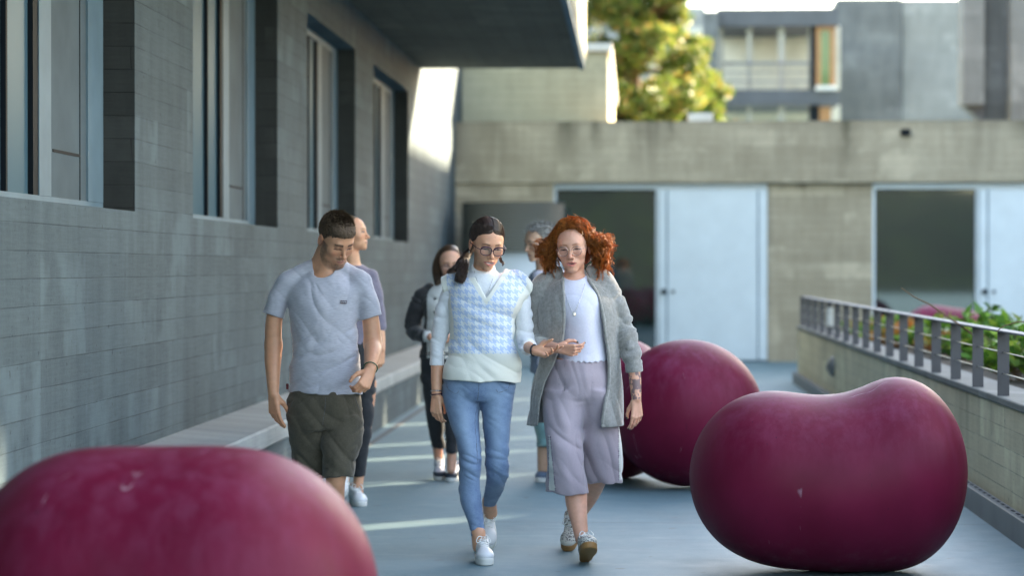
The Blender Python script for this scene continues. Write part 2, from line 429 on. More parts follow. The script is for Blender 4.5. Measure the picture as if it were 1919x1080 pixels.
        for a in range(3):
            u, v = [(1, 2), (2, 0), (0, 1)][a]
            sl0 = [slice(1, n[q]-1) for q in range(3)]; sl0[a] = slice(0, n[a]-1)
            sl1 = list(sl0); sl1[a] = slice(1, n[a])
            A = ins[tuple(sl0)]; Bq = ins[tuple(sl1)]
            e = np.argwhere(A != Bq)
            if not len(e): continue
            fl = A[tuple(e.T)]
            off = np.array([1, 1, 1]); off[a] = 0; e = e+off
            def g(du, dv):
                q = e.copy(); q[:, u] -= du; q[:, v] -= dv; return vid[tuple(q.T)]
            q = np.stack([g(1, 1), g(0, 1), g(0, 0), g(1, 0)], 1)
            q = np.where(fl[:, None], q, q[:, ::-1]); F.append(q)
        F = np.vstack(F); F = F[(F >= 0).all(1)]
        for _ in range(newton):
            ee = .0008; g = np.zeros_like(V)
            ch = np.array_split(V, max(1, len(V)//12000))
            def jb(U):
                gg = np.zeros_like(U)
                for a in range(3):
                    dv = np.zeros(3, f32); dv[a] = ee; gg[:, a] = (s.ev(U+dv)-s.ev(U-dv))/(2*ee)
                return np.hstack([gg, s.ev(U)[:, None]])
            G4 = np.vstack(list(POOL.map(jb, ch))); g = G4[:, :3]; d = G4[:, 3]
            gl = (g*g).sum(1)+1e-4; st = -d/np.maximum(gl, .3); st = np.clip(st, -h*.6, h*.6)
            V = V+g*st[:, None]
        # light umbrella smoothing, for even shading
        return V.astype(f32), F
def relax(V, F, it=2, lam=.5):
    V = V.copy(); n = len(V)
    for _ in range(it):
        acc = np.zeros_like(V); cnt = np.zeros(n, f32)
        for a in range(4):
            b = (a+1) % 4
            for x, y in ((a, b), (b, a)):
                for c in range(3): acc[:, c] += np.bincount(F[:, x], V[F[:, y], c], n)
                cnt += np.bincount(F[:, x], minlength=n)
        V += lam*(acc/np.maximum(cnt, 1)[:, None]-V)
    return V.astype(f32)
# ---------------------------------------------------------------- the setting
def floor_mat():
    t = NT('smooth_concrete_floor'); p = t.pos(); x, y, z = t.sep(p)
    big = t.noise(t.scale(p, (.8, .45, 1)), 1, 4, .6); mid = t.noise(p, 5, 5, .65); fine = t.noise(p, 90, 3, .7)
    sweep = t.noise(t.scale(p, (1.2, 9, 1)), 1, 4, .6)
    f = t.math('ADD', t.math('MULTIPLY', t.mr(big, .3, .7), .4), t.math('MULTIPLY', t.mr(mid, .3, .7), .18))
    f = t.math('ADD', f, t.math('MULTIPLY', t.mr(sweep, .3, .7), .07)); f = t.math('ADD', f, t.math('MULTIPLY', t.math('SUBTRACT', fine, .5), .55), clamp=True)
    col = t.mix(f, (.098, .172, .195, 1), (.175, .285, .318, 1))
    jy = t.math('ABSOLUTE', t.math('SUBTRACT', t.math('FRACT', t.math('DIVIDE', t.math('ADD', y, 1.0), 4.1)), .5))
    jm = t.math('LESS_THAN', jy, .0022)
    col = t.mix(t.math('MULTIPLY', jm, .55), col, (.07, .075, .08, 1))
    blot = t.mr(t.noise(t.scale(p, (1, .6, 1)), 1.7, 5, .7), .52, .66); col = t.mix(t.math('MULTIPLY', blot, .22), col, (.07, .11, .125, 1)); pale = t.mr(t.noise(t.scale(p, (.5, 1.6, 1)), 2.3, 5, .75), .56, .7); col = t.mix(t.math('MULTIPLY', pale, .18), col, (.34, .44, .46, 1)); spots = t.mr(t.noise(p, 7, 2), .69, .72)
    col = t.mix(t.math('MULTIPLY', spots, .5), col, (.09, .09, .085, 1))
    t.bump(t.math('ADD', fine, t.math('MULTIPLY', mid, .6)), .25, .004)
    return t.fin(col, t.mr(mid, .3, .7, .5, .65))
M['floor'] = floor_mat()
def st(o): o['kind'] = 'structure'; return o
g = MB(); g.add([(-400, -400, 0), (400, -400, 0), (400, 900, 0), (-400, 900, 0)], [(0, 1, 2, 3)])
st(g.obj('ground', M['floor']))
# wooded hill behind the viewer, mirrored in the far glass
t = NT('wooded_hillside'); p = t.pos()
col = t.ramp(t.noise(p, .4, 6, .7), [(.40, (.0005, .0024, .0012)), (.5, (.0016, .0085, .0030)), (.6, (.006, .016, .003))])
M['hill'] = t.fin(col, .9)
V = []; F = []; nx, ny = 60, 12
for j in range(ny):
    for i in range(nx):
        a = R(180+ (i/(nx-1)-.5)*150); r = 60+j*9
        h = 14.5*(1-math.exp(-j/3))*(.8+.25*math.sin(i*.7)+.12*math.sin(i*2.3+j)) - .3
        V.append((r*math.sin(a), r*math.cos(a), h if j else -.3))
for j in range(ny-1):
    for i in range(nx-1): F.append((j*nx+i, j*nx+i+1, (j+1)*nx+i+1, (j+1)*nx+i))
st(meshobj('hills', V, F, M['hill'], smooth=True))

WX = -2.69
# ---- long building on the left
lb = empty('concrete_building', (WX, 15, 0), 'long board-marked concrete building on the left with deep windows and overhanging roof', 'building')
SILL = 1.725; HEAD = 3.54; SOF = 3.95; REC = .175
wins = [(3.1, 6.8), (9.15, 12.87), (14.58, 18.09), (19.75, 23.17), (24.84, 28.67)]
m = MB()
m.box(WX-.45, WX, -6, 60, -.02, SILL)
m.box(WX-.45, WX, -6, 60, HEAD, 9)
prev = -6
for a, b in wins+[(60, 60)]:
    if a > prev: m.box(WX-.45, WX, prev, a, SILL, HEAD)
    prev = b
m.box(WX-8, WX-.6, -6, 60, -.02, 9)
m.obj('wall', M['wall'], lb)
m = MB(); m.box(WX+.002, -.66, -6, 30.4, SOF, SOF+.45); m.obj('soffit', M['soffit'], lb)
m = MB(); m.box(-.66, -.60, -6, 30.4, SOF+.10, SOF+1.6); m.obj('fascia', M['box'], lb)
m = MB(); m.box(-.68, -.615, -6, 30.42, SOF-.02, SOF+.095); m.obj('drip_edge', M['frame_blue'], lb)
m = MB(); m.box(WX+.002, -.66, -6, 30.4, SOF+.455, SOF+1.55); m.obj('roof_slab', M['wall'], lb)
for a, b in wins:
    gx = WX-REC
    for r0, r1 in ((b-.004, b), (a, a+.004)):
        m = MB(); m.box(gx+.004, WX-.003, r0, r1, SILL+.001, HEAD-.001); m.obj('window_reveal', M['reveal'], lb)
    m = MB(); m.box(gx-.06, gx-.03, a+.002, b-.002, SILL+.03, HEAD-.03); fr = m.obj('window', M['glass_blue'], lb)
    m = MB()
    m.box(gx-.05, gx, a, b, SILL, SILL+.045); m.box(gx-.05, gx, a, b, HEAD-.06, HEAD)
    m.box(gx-.05, gx+.002, b-.36, b-.002, SILL+.046, HEAD-.061)
    m.box(gx-.05, gx+.001, b-1.40, b-1.16, SILL+.046, HEAD-.061); m.box(gx-.05, gx+.001, a, a+.12, SILL+.046, HEAD-.061)
    m.obj('frame', M['frame_pale'], fr)
    m = MB(); m.box(gx-.05, gx-.008, b-1.158, b-.362, SILL+.046, HEAD-.061); m.obj('panel', M['panel'], fr)
    m = MB(); m.box(gx-.04, gx-.004, b-1.10, b-.52, SILL+.27, SILL+.285); m.obj('panel_slot', M['dark'], fr)
    m = MB(); m.box(gx-.04, gx-.004, b-.52, b-.512, SILL+.046, HEAD-.061); m.obj('panel_joint', M['dark'], fr)
    for r0, r1 in ((b-1.50, b-1.402), (b-2.00, b-1.97)):
        m = MB(); m.box(gx-.05, gx-.004, r0, r1, SILL+.046, HEAD-.061); m.obj('gasket', M['dark'], fr)
# ---- bench along the wall
be = empty('concrete_bench', (-2.45, 15, 0), 'long low concrete bench running along the foot of the left wall', 'bench')
m = MB(); m.box(WX+.002, -2.20, 2, 33.5, .33, .45, .012); m.obj('seat', M['bench'], be)
m = MB(); m.box(WX+.002, -2.225, 2, 33.5, -.01, .33); m.obj('base', M['wall'], be)
m = MB(); m.box(-2.13, -2.09, 2, 33.5, -.02, .006); st(m.obj('drain_channel', M['slab']))

# ---- far wall with the sliding doors
Yb = 36.3
bw = empty('concrete_wall_building', (2, Yb, 0), 'low concrete building closing the walkway, with two sliding doors under a stained concrete beam', 'building')
m = MB()
m.box(WX, -1.20, Yb, 49, 0, 2.70); m.box(2.03, 3.60, Yb+.12, 49, 0, 2.70); m.box(6.85, 13, Yb, 49, 0, 2.70)
m.box(-1.2, 2.03, Yb+.6, 49, 0, 2.70); m.box(3.6, 6.85, Yb+.6, 49, 0, 2.70)
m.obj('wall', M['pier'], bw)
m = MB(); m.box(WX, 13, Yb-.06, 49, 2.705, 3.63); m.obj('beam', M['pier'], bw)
for x0 in (-1.2, 3.6):
    m = MB(); m.box(x0+.04, x0+1.54, Yb+.16, Yb+.18, .02, 2.60); w_ = m.obj('window', M['glass'], bw)
    m = MB(); m.box(x0, x0+3.22, Yb+.10, Yb+.22, 2.61, 2.695); m.box(x0, x0+.04, Yb+.10, Yb+.22, 0, 2.61); m.box(x0+1.54, x0+1.575, Yb+.08, Yb+.22, 0, 2.61); m.obj('frame', M['white'], w_)
    m = MB(); m.box(x0+1.58, x0+3.22, Yb+.02, Yb+.09, .02, 2.605, .01); d_ = m.obj('sliding_door', M['white'], bw)
    for q in (x0+1.70, x0+3.07):
        m = MB(); m.box(q, q+.02, Yb+.012, Yb+.021, .03, 2.59); m.obj('edge_strip', M['frame_blue'], d_)
    m = MB(); m.tube([(x0+1.66, Yb+.02, 1.06), (x0+1.66, Yb-.03, 1.06)], .042, 14); m.obj('handle', M['dark'], d_)
    m = MB(); m.tube([(x0+1.80, Yb+.02, 1.06), (x0+1.80, Yb-.0, 1.06)], .026, 14); m.obj('lock', M['dark'], d_)
m = MB(); m.box(4.0, 4.14, Yb-.14, Yb-.065, 3.40, 3.50, .01); o = m.obj('wall_camera', M['dark']); tag(o, 'small dark fitting fixed to the top of the concrete beam', 'camera')
# round drum with corrugated band
c = W(958, 480, 34.3)
dr = empty('round_kiosk', (c.x, 34.9, 0), 'round pale drum with a corrugated metal band in the corner by the far wall', 'kiosk')
m = MB(); r0 = 98/4500*34.3
m.tube([(c.x, 34.9, 0), (c.x, 34.9, 1.64)], r0-.03, 48); m.obj('base', M['white'], dr, True)
V = []; zs = []; n = 17
pts = []; rr = []
for i in range(n*4+1):
    zz = 1.64+i*(.72/(n*4)); pts.append((c.x, 34.9, zz)); rr.append(r0+.012*math.cos(i*math.pi/2))
m = MB(); m.tube(pts, rr, 64); 
tq = NT('corrugated_metal'); zq = tq.sep(tq.pos())[2]; wq = tq.mr(tq.math('SINE', tq.math('MULTIPLY', zq, 150)), -1, 1)
M['corr'] = tq.fin(tq.mix(wq, (.15, .085, .055, 1), (.30, .34, .31, 1)), .5, Metallic=.2); m.obj('band', M['corr'], dr)
# upper concrete box behind
ub = empty('upper_concrete_box', (-1.5, 43, 3.6), 'tall plain concrete block rising behind the far wall, one side in sun', 'building')
m = MB(); m.box(WX+.01, -.39, 37.6, 50, 0, 4.80); m.obj('wall', M['box'], ub)
m = MB(); m.box(-2.6, -.33, 37.5, 50.1, 4.805, 4.93, .01); m.obj('coping', M['cap'], ub)
# white roof box
c = W(1313, 217, 37.2); m = MB(); m.box(c.x-.19, c.x+.19, 37, 37.5, 3.62, 3.80, .02); tag(m.obj('roof_vent', M['cap']), 'small white box on the roof edge below the tree', 'vent')

# ---- building behind on the right: dark slabs, posts, glazed bays
gb = empty('glazed_pavilion', (4.5, 74, 0), 'two storey concrete pavilion with dark floor slabs and pale bays behind the tree', 'building')
def pxbox(mb, x0, x1, y0, y1, Y, dep=.4, b=0):
    a = W(x0, y1, Y); c = W(x1, y0, Y); mb.box(a.x, c.x, Y, Y+dep, a.z, c.z, b)
m = MB(); pxbox(m, 1345, 1572, 14, 48, 69.5, 8); pxbox(m, 1290, 1572, 168, 196, 69.5, 8); m.obj('floor_slab', M['slab'], gb)
m = MB(); pxbox(m, 1290, 1575, 48, 168, 73, 5); pxbox(m, 1290, 1575, 196, 330, 73, 5); m.obj('wall', M['bay'], gb)
M['mull'] = plain('pale_mullion', (.34, .33, .30, 1), .6)
for q, wd in ((1352, 8), (1405, 8), (1465, 11), (1518, 5)):
    m = MB(); pxbox(m, q-wd/2, q+wd/2, 48, 168, 70, .2); pxbox(m, q-wd/2, q+wd/2, 196, 330, 70, .2); m.obj('mullion', M['mull'], gb)
m = MB(); pxbox(m, 1318, 1346, 20, 600, 69.2, .8); m.obj('column', M['tower'], gb)
m = MB(); pxbox(m, 1356, 1525, 115, 122, 69.8, .05); pxbox(m, 1356, 1525, 133, 136, 69.8, .05); pxbox(m, 1356, 1525, 150, 153, 69.8, .05); m.obj('railing', M['rail'], gb)
M['refl'] = plain('green_glass', (.05, .12, .03, 1), .1)
m = MB(); pxbox(m, 1538, 1556, 56, 160, 69.75, .03); wn = m.obj('window', M['refl'], gb)
m = MB(); pxbox(m, 1530, 1538, 46, 168, 69.7, .2); pxbox(m, 1556, 1566, 46, 168, 69.7, .2); pxbox(m, 1538, 1556, 46, 56, 69.7, .2); pxbox(m, 1536, 1558, 200, 235, 69.7, .2); m.obj('frame', M['wood'], wn)
m = MB(); pxbox(m, 1520, 1530, 46, 168, 69.75, .3); pxbox(m, 1518, 1536, 196, 330, 69.75, .3); m.obj('shadow_gap', M['dark'], gb)
m = MB(); pxbox(m, 1530, 1568, 160, 168, 69.3, .3); m.obj('sill', M['cap'], gb)
# roofs and another block seen through the tree
m = MB(); pxbox(m, 1080, 1322, 12, 400, 95, 6); o = m.obj('grey_building', M['tower2']); tag(o, 'pale grey building half hidden behind the pine crown', 'building')
# towers
tw = empty('concrete_tower', (8, 62, 0), 'large windowless grey concrete tower behind the far wall', 'tower')
m = MB(); pxbox(m, 1568, 1690, -4, 700, 78, 2); m.obj('wall', M['tower'], tw)
m = MB(); pxbox(m, 1690.3, 1860, -2, 700, 78.2, 2); m.obj('pale_wall', M['tower2'], tw)
t3 = empty('corner_tower', (7.5, 50, 0), 'tall concrete tower at the right with a pale cantilevered side', 'tower')
m = MB(); pxbox(m, 1846, 1896, -150, 560, 50, .8); m.obj('wall', M['tower'], t3)
m = MB(); pxbox(m, 1806, 1845.8, -150, 195, 49.6, .9); m.obj('cantilever', M['tower2'], t3)
m = MB(); pxbox(m, 1896.3, 2060, -150, 560, 49.3, .9); m.obj('pale_wall', M['tower2'], t3)
b = W(1846, 195, 49.9); m = MB(); m.add([(b.x-.45, 49.9, b.z-.002), (b.x-.003, 49.9, b.z-.002), (b.x-.003, 49.9, b.z-.42), (b.x-.45, 50.4, b.z-.002), (b.x-.003, 50.4, b.z-.002), (b.x-.003, 50.4, b.z-.42)], [(0, 1, 2), (5, 4, 3), (0, 3, 4, 1), (1, 4, 5, 2), (2, 5, 3, 0)]); m.obj('bracket', M['slab'], t3)
# added out-of-view sun blocker: shades the walkway, its slots pass slivers of sun
XS = 22; k_ = 1.6/1.8; sb = empty('added_sun_screen', (XS, 35, 0), 'unseen sun blocking screen added to shade the walkway, with slots passing slivers of sun', 'wall')
y0 = 15
for yf, wd in ((10.55, .13), (11.05, .12), (11.85, .11), (13.0, .12), (15.8, .13), (18.0, .12), (19.5, .10), (22.1, .13), (25.5, .12), (57.1-(XS+1.5)*k_, 0)):
    jy_ = yf+(XS+1.5)*k_
    m = MB(); m.box(XS, XS+.02, y0, jy_-wd/2, 0, 16.64 if yf > 30 else 34); m.obj('panel', M['tower2'], sb)
    if wd:
        for z0_, z1_ in (((0, 13.64), (14.35, 34)) if yf < 12 else ((0, 12.7), (13.6, 34))):
            m = MB(); m.box(XS, XS+.02, jy_-wd/2, jy_+wd/2, z0_, z1_); m.obj('slot_blocker', M['tower2'], sb)
    y0 = jy_+wd/2
# ---- planter wall, kerb, railing
M['kerbstone'] = concrete('coping_concrete', (.15, .15, .14, 1), (.27, .27, .25, 1), seam=.1, bumpst=.2)
pw = empty('planter_wall', (2.2, 18, 0), 'low board-marked concrete planter wall on the right with a coping', 'wall')
m = MB(); m.box(2.03, 2.28, 2, 29.8, 0, .66); m.box(4.3, 4.6, 2, 29.8, 0, .66); m.box(2.28, 4.3, 29.45, 29.8, 0, .66); m.obj('wall', M['planter'], pw)
m = MB(); m.box(2.022, 2.30, 2, 29.82, .663, .705, .006); m.box(4.29, 4.61, 2, 29.82, .663, .705, .006); m.box(2.305, 4.285, 29.44, 29.82, .663, .705); m.obj('coping', M['kerbstone'], pw)
m = MB(); m.box(1.965, 2.027, 2, 29.8, -.01, .135, .004); kb = m.obj('kerb', M['kerb'], pw)
m = MB(); m.box(1.978, 2.018, 2, 29.8, .13, .137)
y = 2
m.obj('slot_strip', M['rail'], kb)
m = MB()
while y < 29.5:
    m.box(1.990, 2.006, y, y+.09, .134, .1385); y += .17
m.obj('slot', M['dark'], kb)
t = NT('planter_soil'); M['soil'] = t.fin(t.mix(t.noise(t.pos(), 9, 4), (.03, .022, .014, 1), (.09, .07, .05, 1)), .95)
m = MB(); m.box(2.30, 4.29, 2, 29.44, .3, .62); st(m.obj('soil', M['soil']))
rl = empty('railing', (2.06, 18, .705), 'grey steel railing of flat posts and thin wires on the planter wall', 'railing')
m = MB(); m.box(2.022, 2.10, 2.2, 29.35, 1.062, 1.074, .003); m.obj('handrail', M['rail'], rl)
for k in range(-11, 17):
    yy = 13.51+k*.99
    if yy < 2.2: continue
    m = MB(); m.box(2.03, 2.095, yy-.006, yy+.006, .705, 1.062); m.obj('post', M['post'], rl)
for zz in (.83, .948):
    m = MB(); m.tube([(2.062, 2.2, zz), (2.062, 29.35, zz)], .004, 6); m.obj('wire', M['wire'], rl)
c = W(1544, 606, 25.6)
m = MB(); m.box(2.03, 2.10, 25.33, 25.36, .80, 1.0, .012); tag(m.obj('small_sign', M['cap']), 'small white plate hung on the far part of the railing', 'sign')
c = W(1559, 703, 2.02/(1559-1187)*4500)
wl = empty('wall_light', (2.02, c.y, .42), 'small grey oval light on the planter wall', 'wall light')
SL = SDF(); SL.ell((2.02, c.y, .42), (.055, .12, .10)); SL.cut((2.03, 0, 0), (1, 0, 0)); V, F = SL.mesh(.008); meshobj('housing', V, F, M['kerb'], wl, True)
m = MB(); m.box(1.958, 1.968, c.y-.05, c.y+.05, .38, .45, .003); m.obj('lens', M['rail'], wl)

# ---- plants
def leafmat(name, cols, clump=False):
    t = NT(name); oi = t.n("ShaderNodeNewGeometry")
    col = t.ramp(oi.outputs['Random Per Island'], cols)
    if clump: col = t.mix(t.mr(t.noise(t.pos(), 2.6, 2), .42, .58), t.mix(.75, col, (.035, .085, .015, 1)), col)
    tr = t.n("ShaderNodeBsdfTranslucent"); t.l(col, tr.inputs[0]); t.l(col, t.b.inputs['Base Color']); t.b.inputs['Roughness'].default_value = .45
    mx = t.n("ShaderNodeMixShader"); mx.inputs[0].default_value = .32; t.l(t.b.outputs[0], mx.inputs[1]); t.l(tr.outputs[0], mx.inputs[2]); t.l(mx.outputs[0], t.o.inputs[0]); return t.m
M['leaf'] = leafmat('shrub_leaves', [(0, (.03, .10, .012)), (.5, (.10, .26, .03)), (.85, (.24, .42, .05)), (1, (.36, .42, .07))])
M['leaf_or'] = leafmat('autumn_leaves', [(0, (.10, .18, .03)), (.4, (.38, .24, .05)), (.8, (.55, .22, .05)), (1, (.5, .12, .04))])
M['pine'] = leafmat('pine_needles', [(0, (.04, .09, .02)), (.45, (.13, .21, .035)), (.78, (.30, .33, .06)), (.9, (.44, .30, .08)), (1, (.55, .26, .08))], True)
M['bark'] = plain('bark', (.16, .09, .05, 1), .9, bump=.5)
def leaves(C, D, L, Wd, rng):
    "C centres, D directions: each leaf a folded blade of two quads"
    n = len(C); D = D/np.linalg.norm(D, axis=1)[:, None]
    A = rng.normal(size=(n, 3)); S_ = np.cross(D, A); S_ /= np.linalg.norm(S_, axis=1)[:, None]; N = np.cross(S_, D)
    L = np.broadcast_to(L, n)[:, None]; Wd = np.broadcast_to(Wd, n)[:, None]
    V = np.stack([C, C+D*L*.4+S_*Wd*.5+N*Wd*.12, C+D*L+N*L*-.15, C+D*L*.4-S_*Wd*.5+N*Wd*.12], 1).reshape(-1, 3)
    i = np.arange(n)[:, None]*4; F = np.hstack([i, i+1, i+2, i+3]); return V, F
rng = np.random.RandomState(5)
plants = []
for k in range(15):
    yy = 8.6+k*1.42; xx = 2.86+rng.uniform(-.1, .3); hh = .56+rng.uniform(-.08, .12)
    hh -= .13*min(1, max(0, (yy-15)/6))+(.22 if yy > 21 else 0)
    auto = k in (9, 11, 13)
    e = empty('leafy_shrub', (xx, yy, .62), None, 'shrub', 'shrubs growing in the planter')
    e['label'] = ('orange tinged' if auto else 'green') + ' leafy shrub in the planter behind the railing'
    plants.append(e)
    ns = 60; m = MB(); Cs = []; Ds = []
    for s in range(ns):
        a = rng.uniform(0, 6.28); r = rng.uniform(.05, .62); top = np.array([xx+r*math.cos(a)*.85, yy+r*math.sin(a)*1.25, .62+hh*(1-.45*(r/.62)**2)*rng.uniform(.55, 1.05)])
        base = np.array([xx+r*math.cos(a)*.3, yy+r*math.sin(a)*.3, .60])
        m.tube([base, (base+top)/2+rng.normal(0, .02, 3), top], [.004, .003, .002], 4)
        for q in range(11):
            u = rng.uniform(.35, 1.0); p_ = base*(1-u)+top*u; Cs.append(p_); d = rng.normal(0, 1, 3); d[2] = abs(d[2])*.5+.1; Ds.append(d)
    V, F = leaves(np.array(Cs), np.array(Ds), rng.uniform(.08, .15, len(Cs)), rng.uniform(.04, .07, len(Cs)), rng)
    meshobj('foliage', V, F, M['leaf_or'] if auto else M['leaf'], e); m.obj('stem', M['bark'], e)
for k, e in enumerate(plants):
    e['label'] = ['', ''][0] or ('%s leafy shrub in the planter, %s' % ('orange tinged' if k in (9, 11, 13) else 'green',
        ['nearest of the row and out to the right', 'second nearest of the row', 'third nearest of the row', 'fourth from the near end, at the right photo edge', 'fifth from the near end behind the nearest posts', 'sixth from the near end of the railing', 'seventh from the near end of the railing', 'just past the middle of the row', 'ninth from the near end of the row', 'beside the middle posts', 'between two orange tinged shrubs', 'second of the orange ones', 'third from the far end', 'next to the far end shrub', 'farthest of the row by the end posts'][k]))
tw_l = ('thin bare twig arching over the planter shrubs toward the sliding door', 'short bare twig curving above the nearest visible planter posts')
m = MB(); m.tube([W(1690, 540, 15), W(1712, 556, 15), W(1745, 572, 15), W(1800, 610, 15), W(1840, 640, 15)], [.003, .004, .005, .006, .007], 6)
tag(m.obj('bare_twig', M['bark']), tw_l[0], 'twig'); m = MB()
m.tube([W(1868, 622, 13), W(1880, 612, 13), W(1905, 604, 13), W(1925, 603, 13), W(1945, 640, 13)], [.003]*5, 5)
tag(m.obj('bare_twig', M['bark']), tw_l[1], 'twig')

# ---- pine beyond the wall
def pine(cx, cy, label, top=9.6, rad=1.9, seed=1):
    rng = np.random.RandomState(seed); e = empty('pine_tree', (cx, cy, 0), label, 'tree')
    m = MB(); m.tube([(cx, cy, 0), (cx+.1, cy, 3), (cx-.1, cy, 6), (cx+.05, cy, top-.6)], [.22, .17, .12, .04], 10)
    Cs = []; Ds = []
    for k in range(190):
        z = rng.uniform(2.6, top); a = rng.uniform(0, 6.28)
        r = rad*(.45+.55*rng.rand())*(1 if z < top*.75 else max(.15, (top-z)/(top*.25)))
        tip = np.array([cx+r*math.cos(a), cy+r*math.sin(a), z+rng.uniform(-.1, .5)]); base = np.array([cx, cy, z-.3])
        mid = base*.45+tip*.55+[0, 0, -.12]
        m.tube([base, mid, tip], [.045, .028, .01], 5)
        for c in range(rng.randint(4, 8)):
            u = rng.uniform(.45, 1.05); q = base*(1-u)+tip*u+rng.normal(0, .14, 3); s = rng.uniform(.14, .34)
            n = int(120*s/.2); P = rng.normal(0, 1, (n, 3)); P /= np.linalg.norm(P, axis=1)[:, None]; rr = rng.uniform(.3, 1, (n, 1))
            Cs.append(q+P*rr*s*np.array([1, 1, .6])); Ds.append(P+rng.normal(0, .3, (n, 3))+[0, 0, .5])
    Cs = np.vstack(Cs); Ds = np.vstack(Ds)
    V, F = leaves(Cs, Ds, rng.uniform(.07, .15, len(Cs)), rng.uniform(.035, .06, len(Cs)), rng)
    crown = meshobj('crown', V, F, M['pine'], e); m.obj('trunk', M['bark'], e)
pine(.12, 55, 'sunlit yellow-green pine rising behind the far wall in the middle of the view', 10.8, 1.75, 2)
pine(1.35, 61, 'smaller darker pine just right of the big sunlit pine', 6.9, 1.0, 4)

# ---- balls
def ball_mat():
    t = NT('weathered_maroon_lacquer'); p = t.n("ShaderNodeTexCoord").outputs['Object']
    x, y, z = t.sep(p)
    big = t.noise(p, 2.2, 4, .6); col = t.mix(t.mr(big, .35, .68), (.125, .0055, .024, 1), (.178, .010, .040, 1))
    strk = t.noise(t.scale(p, (16, 16, 1.6)), 1, 4, .7); drip = t.noise(t.scale(p, (34, 34, 2.2)), 1, 3, .6)
    dust = t.math('MULTIPLY', t.mr(z, .45, .95), t.mr(strk, .42, .68))
    col = t.mix(t.math('MULTIPLY', dust, .13), col, (.50, .22, .40, 1))
    scr = t.math('MULTIPLY', t.mr(t.noise(t.scale(p, (60, 60, 6)), 1, 2, .5), .70, .745), t.mr(t.noise(p, 2.6, 2), .46, .6))
    col = t.mix(t.math('MULTIPLY', scr, .55), col, (.02, .008, .02, 1))
    wv = t.math('ABSOLUTE', t.math('SUBTRACT', t.noise(t.scale(p, (1.6, 1.6, .35)), 1, 3, .55), .5))
    line = t.math('MULTIPLY', t.math('LESS_THAN', wv, .0016), t.mr(t.noise(p, 7, 2), .58, .64))
    col = t.mix(t.math('MULTIPLY', line, .45), col, (.55, .38, .44, 1))
    base = t.math('MULTIPLY', t.mr(z, .20, .0), t.mr(t.noise(p, 18, 4, .7), .52, .72))
    col = t.mix(t.math('MULTIPLY', base, .5), col, (.22, .13, .14, 1))
    t.bump(t.math('ADD', t.noise(p, 40, 3), t.math('MULTIPLY', strk, .4)), .06, .004)
    return t.fin(col, t.mr(strk, .3, .7, .44, .56), Specular_IOR_Level=.16)
M['ball'] = ball_mat()
def bean(name, label, parts, k, loc, rotz, hcell=.02):
    s = SDF()
    for c, r in parts: s.ell(c, r, k=k)
    s.ops = [(o_, k_2, f_, (-np.inf,)*3, (np.inf,)*3) for o_, k_2, f_, _a, _b in s.ops]
    V, F = s.mesh(hcell, newton=3, pad=.16); V = relax(V, F, 3)
    V[:, 2] -= V[:, 2].min()
    o = meshobj(name, V, F, M['ball'], None, True); o.location = loc; o.rotation_euler = (0, 0, rotz)
    return tag(o, label, 'sculpture', 'maroon bean shaped seats')
# right, nearest in focus
s_ = 1.42/(1080-502)*4500   # depth of the contact
c = W(1556, 1080, 11.25)
bean('bean_seat', 'large two-lobed maroon bean seat at the right front, beside the planter wall', [((-.27, 0, .405), (.385, .42, .402)), ((.31, .02, .428), (.325, .42, .445)), ((.02, 0, .335), (.30, .39, .315))], .26, (c.x, 11.25, 0), 0)
c = W(1283, 918, 15.5)
bean('bean_seat', 'rounded maroon bean seat behind the red haired woman', [((.02, -.22, .47), (.485, .46, .475)), ((-.42, .45, .46), (.40, .42, .475))], .30, (c.x, 15.72, 0), 0)
c = W(330, 1080, 6.9)
bean('bean_seat', 'blurred maroon bean seat filling the lower left corner of the foreground', [((-.28, 0, .415), (.345, .45, .425)), ((.17, 0, .415), (.435, .47, .445))], .30, (c.x-.02, 6.95, 0), 0)
c = W(1775, 600, 30.5)
bean('bean_seat', 'distant maroon bean seat beyond the planter shrubs, in front of the far sliding door', [((-.2, 0, .45), (.40, .4, .47)), ((.25, .02, .42), (.38, .4, .43))], .30, (c.x, 30.5, 0), 0)
# ---------------------------------------------------------------- people toolkit
def rotm(yaw=0, pitch=0, roll=0):
    return np.array(Matrix.Rotation(R(yaw), 3, 'Z') @ Matrix.Rotation(R(pitch), 3, 'X') @ Matrix.Rotation(R(roll), 3, 'Y'))
def unit(v): v = np.array(v, float); return v/np.linalg.norm(v)
def A(v): return np.array([v.x, v.y, v.z])
def sstep(a, b, x): t = np.clip((x-a)/(b-a), 0, 1); return t*t*(3-2*t)
def skin_mat(name, rough=.48):
    t = NT(name); at = t.n("ShaderNodeVertexColor"); at.layer_name = 'col'; p = t.pos()
    n = t.mr(t.noise(p, 38, 3), .3, .7, .93, 1.07)
    t.bump(t.noise(p, 220, 2), .08, .001)
    t.b.inputs['Subsurface Weight'].default_value = .12; t.b.inputs['Subsurface Radius'].default_value = (.012, .004, .002); t.b.inputs['Subsurface Scale'].default_value = 1
    return t.fin(t.mix(1., at.outputs[0], t.comb(n, n, n), 'MULTIPLY'), rough)
M['skin'] = skin_mat('skin')
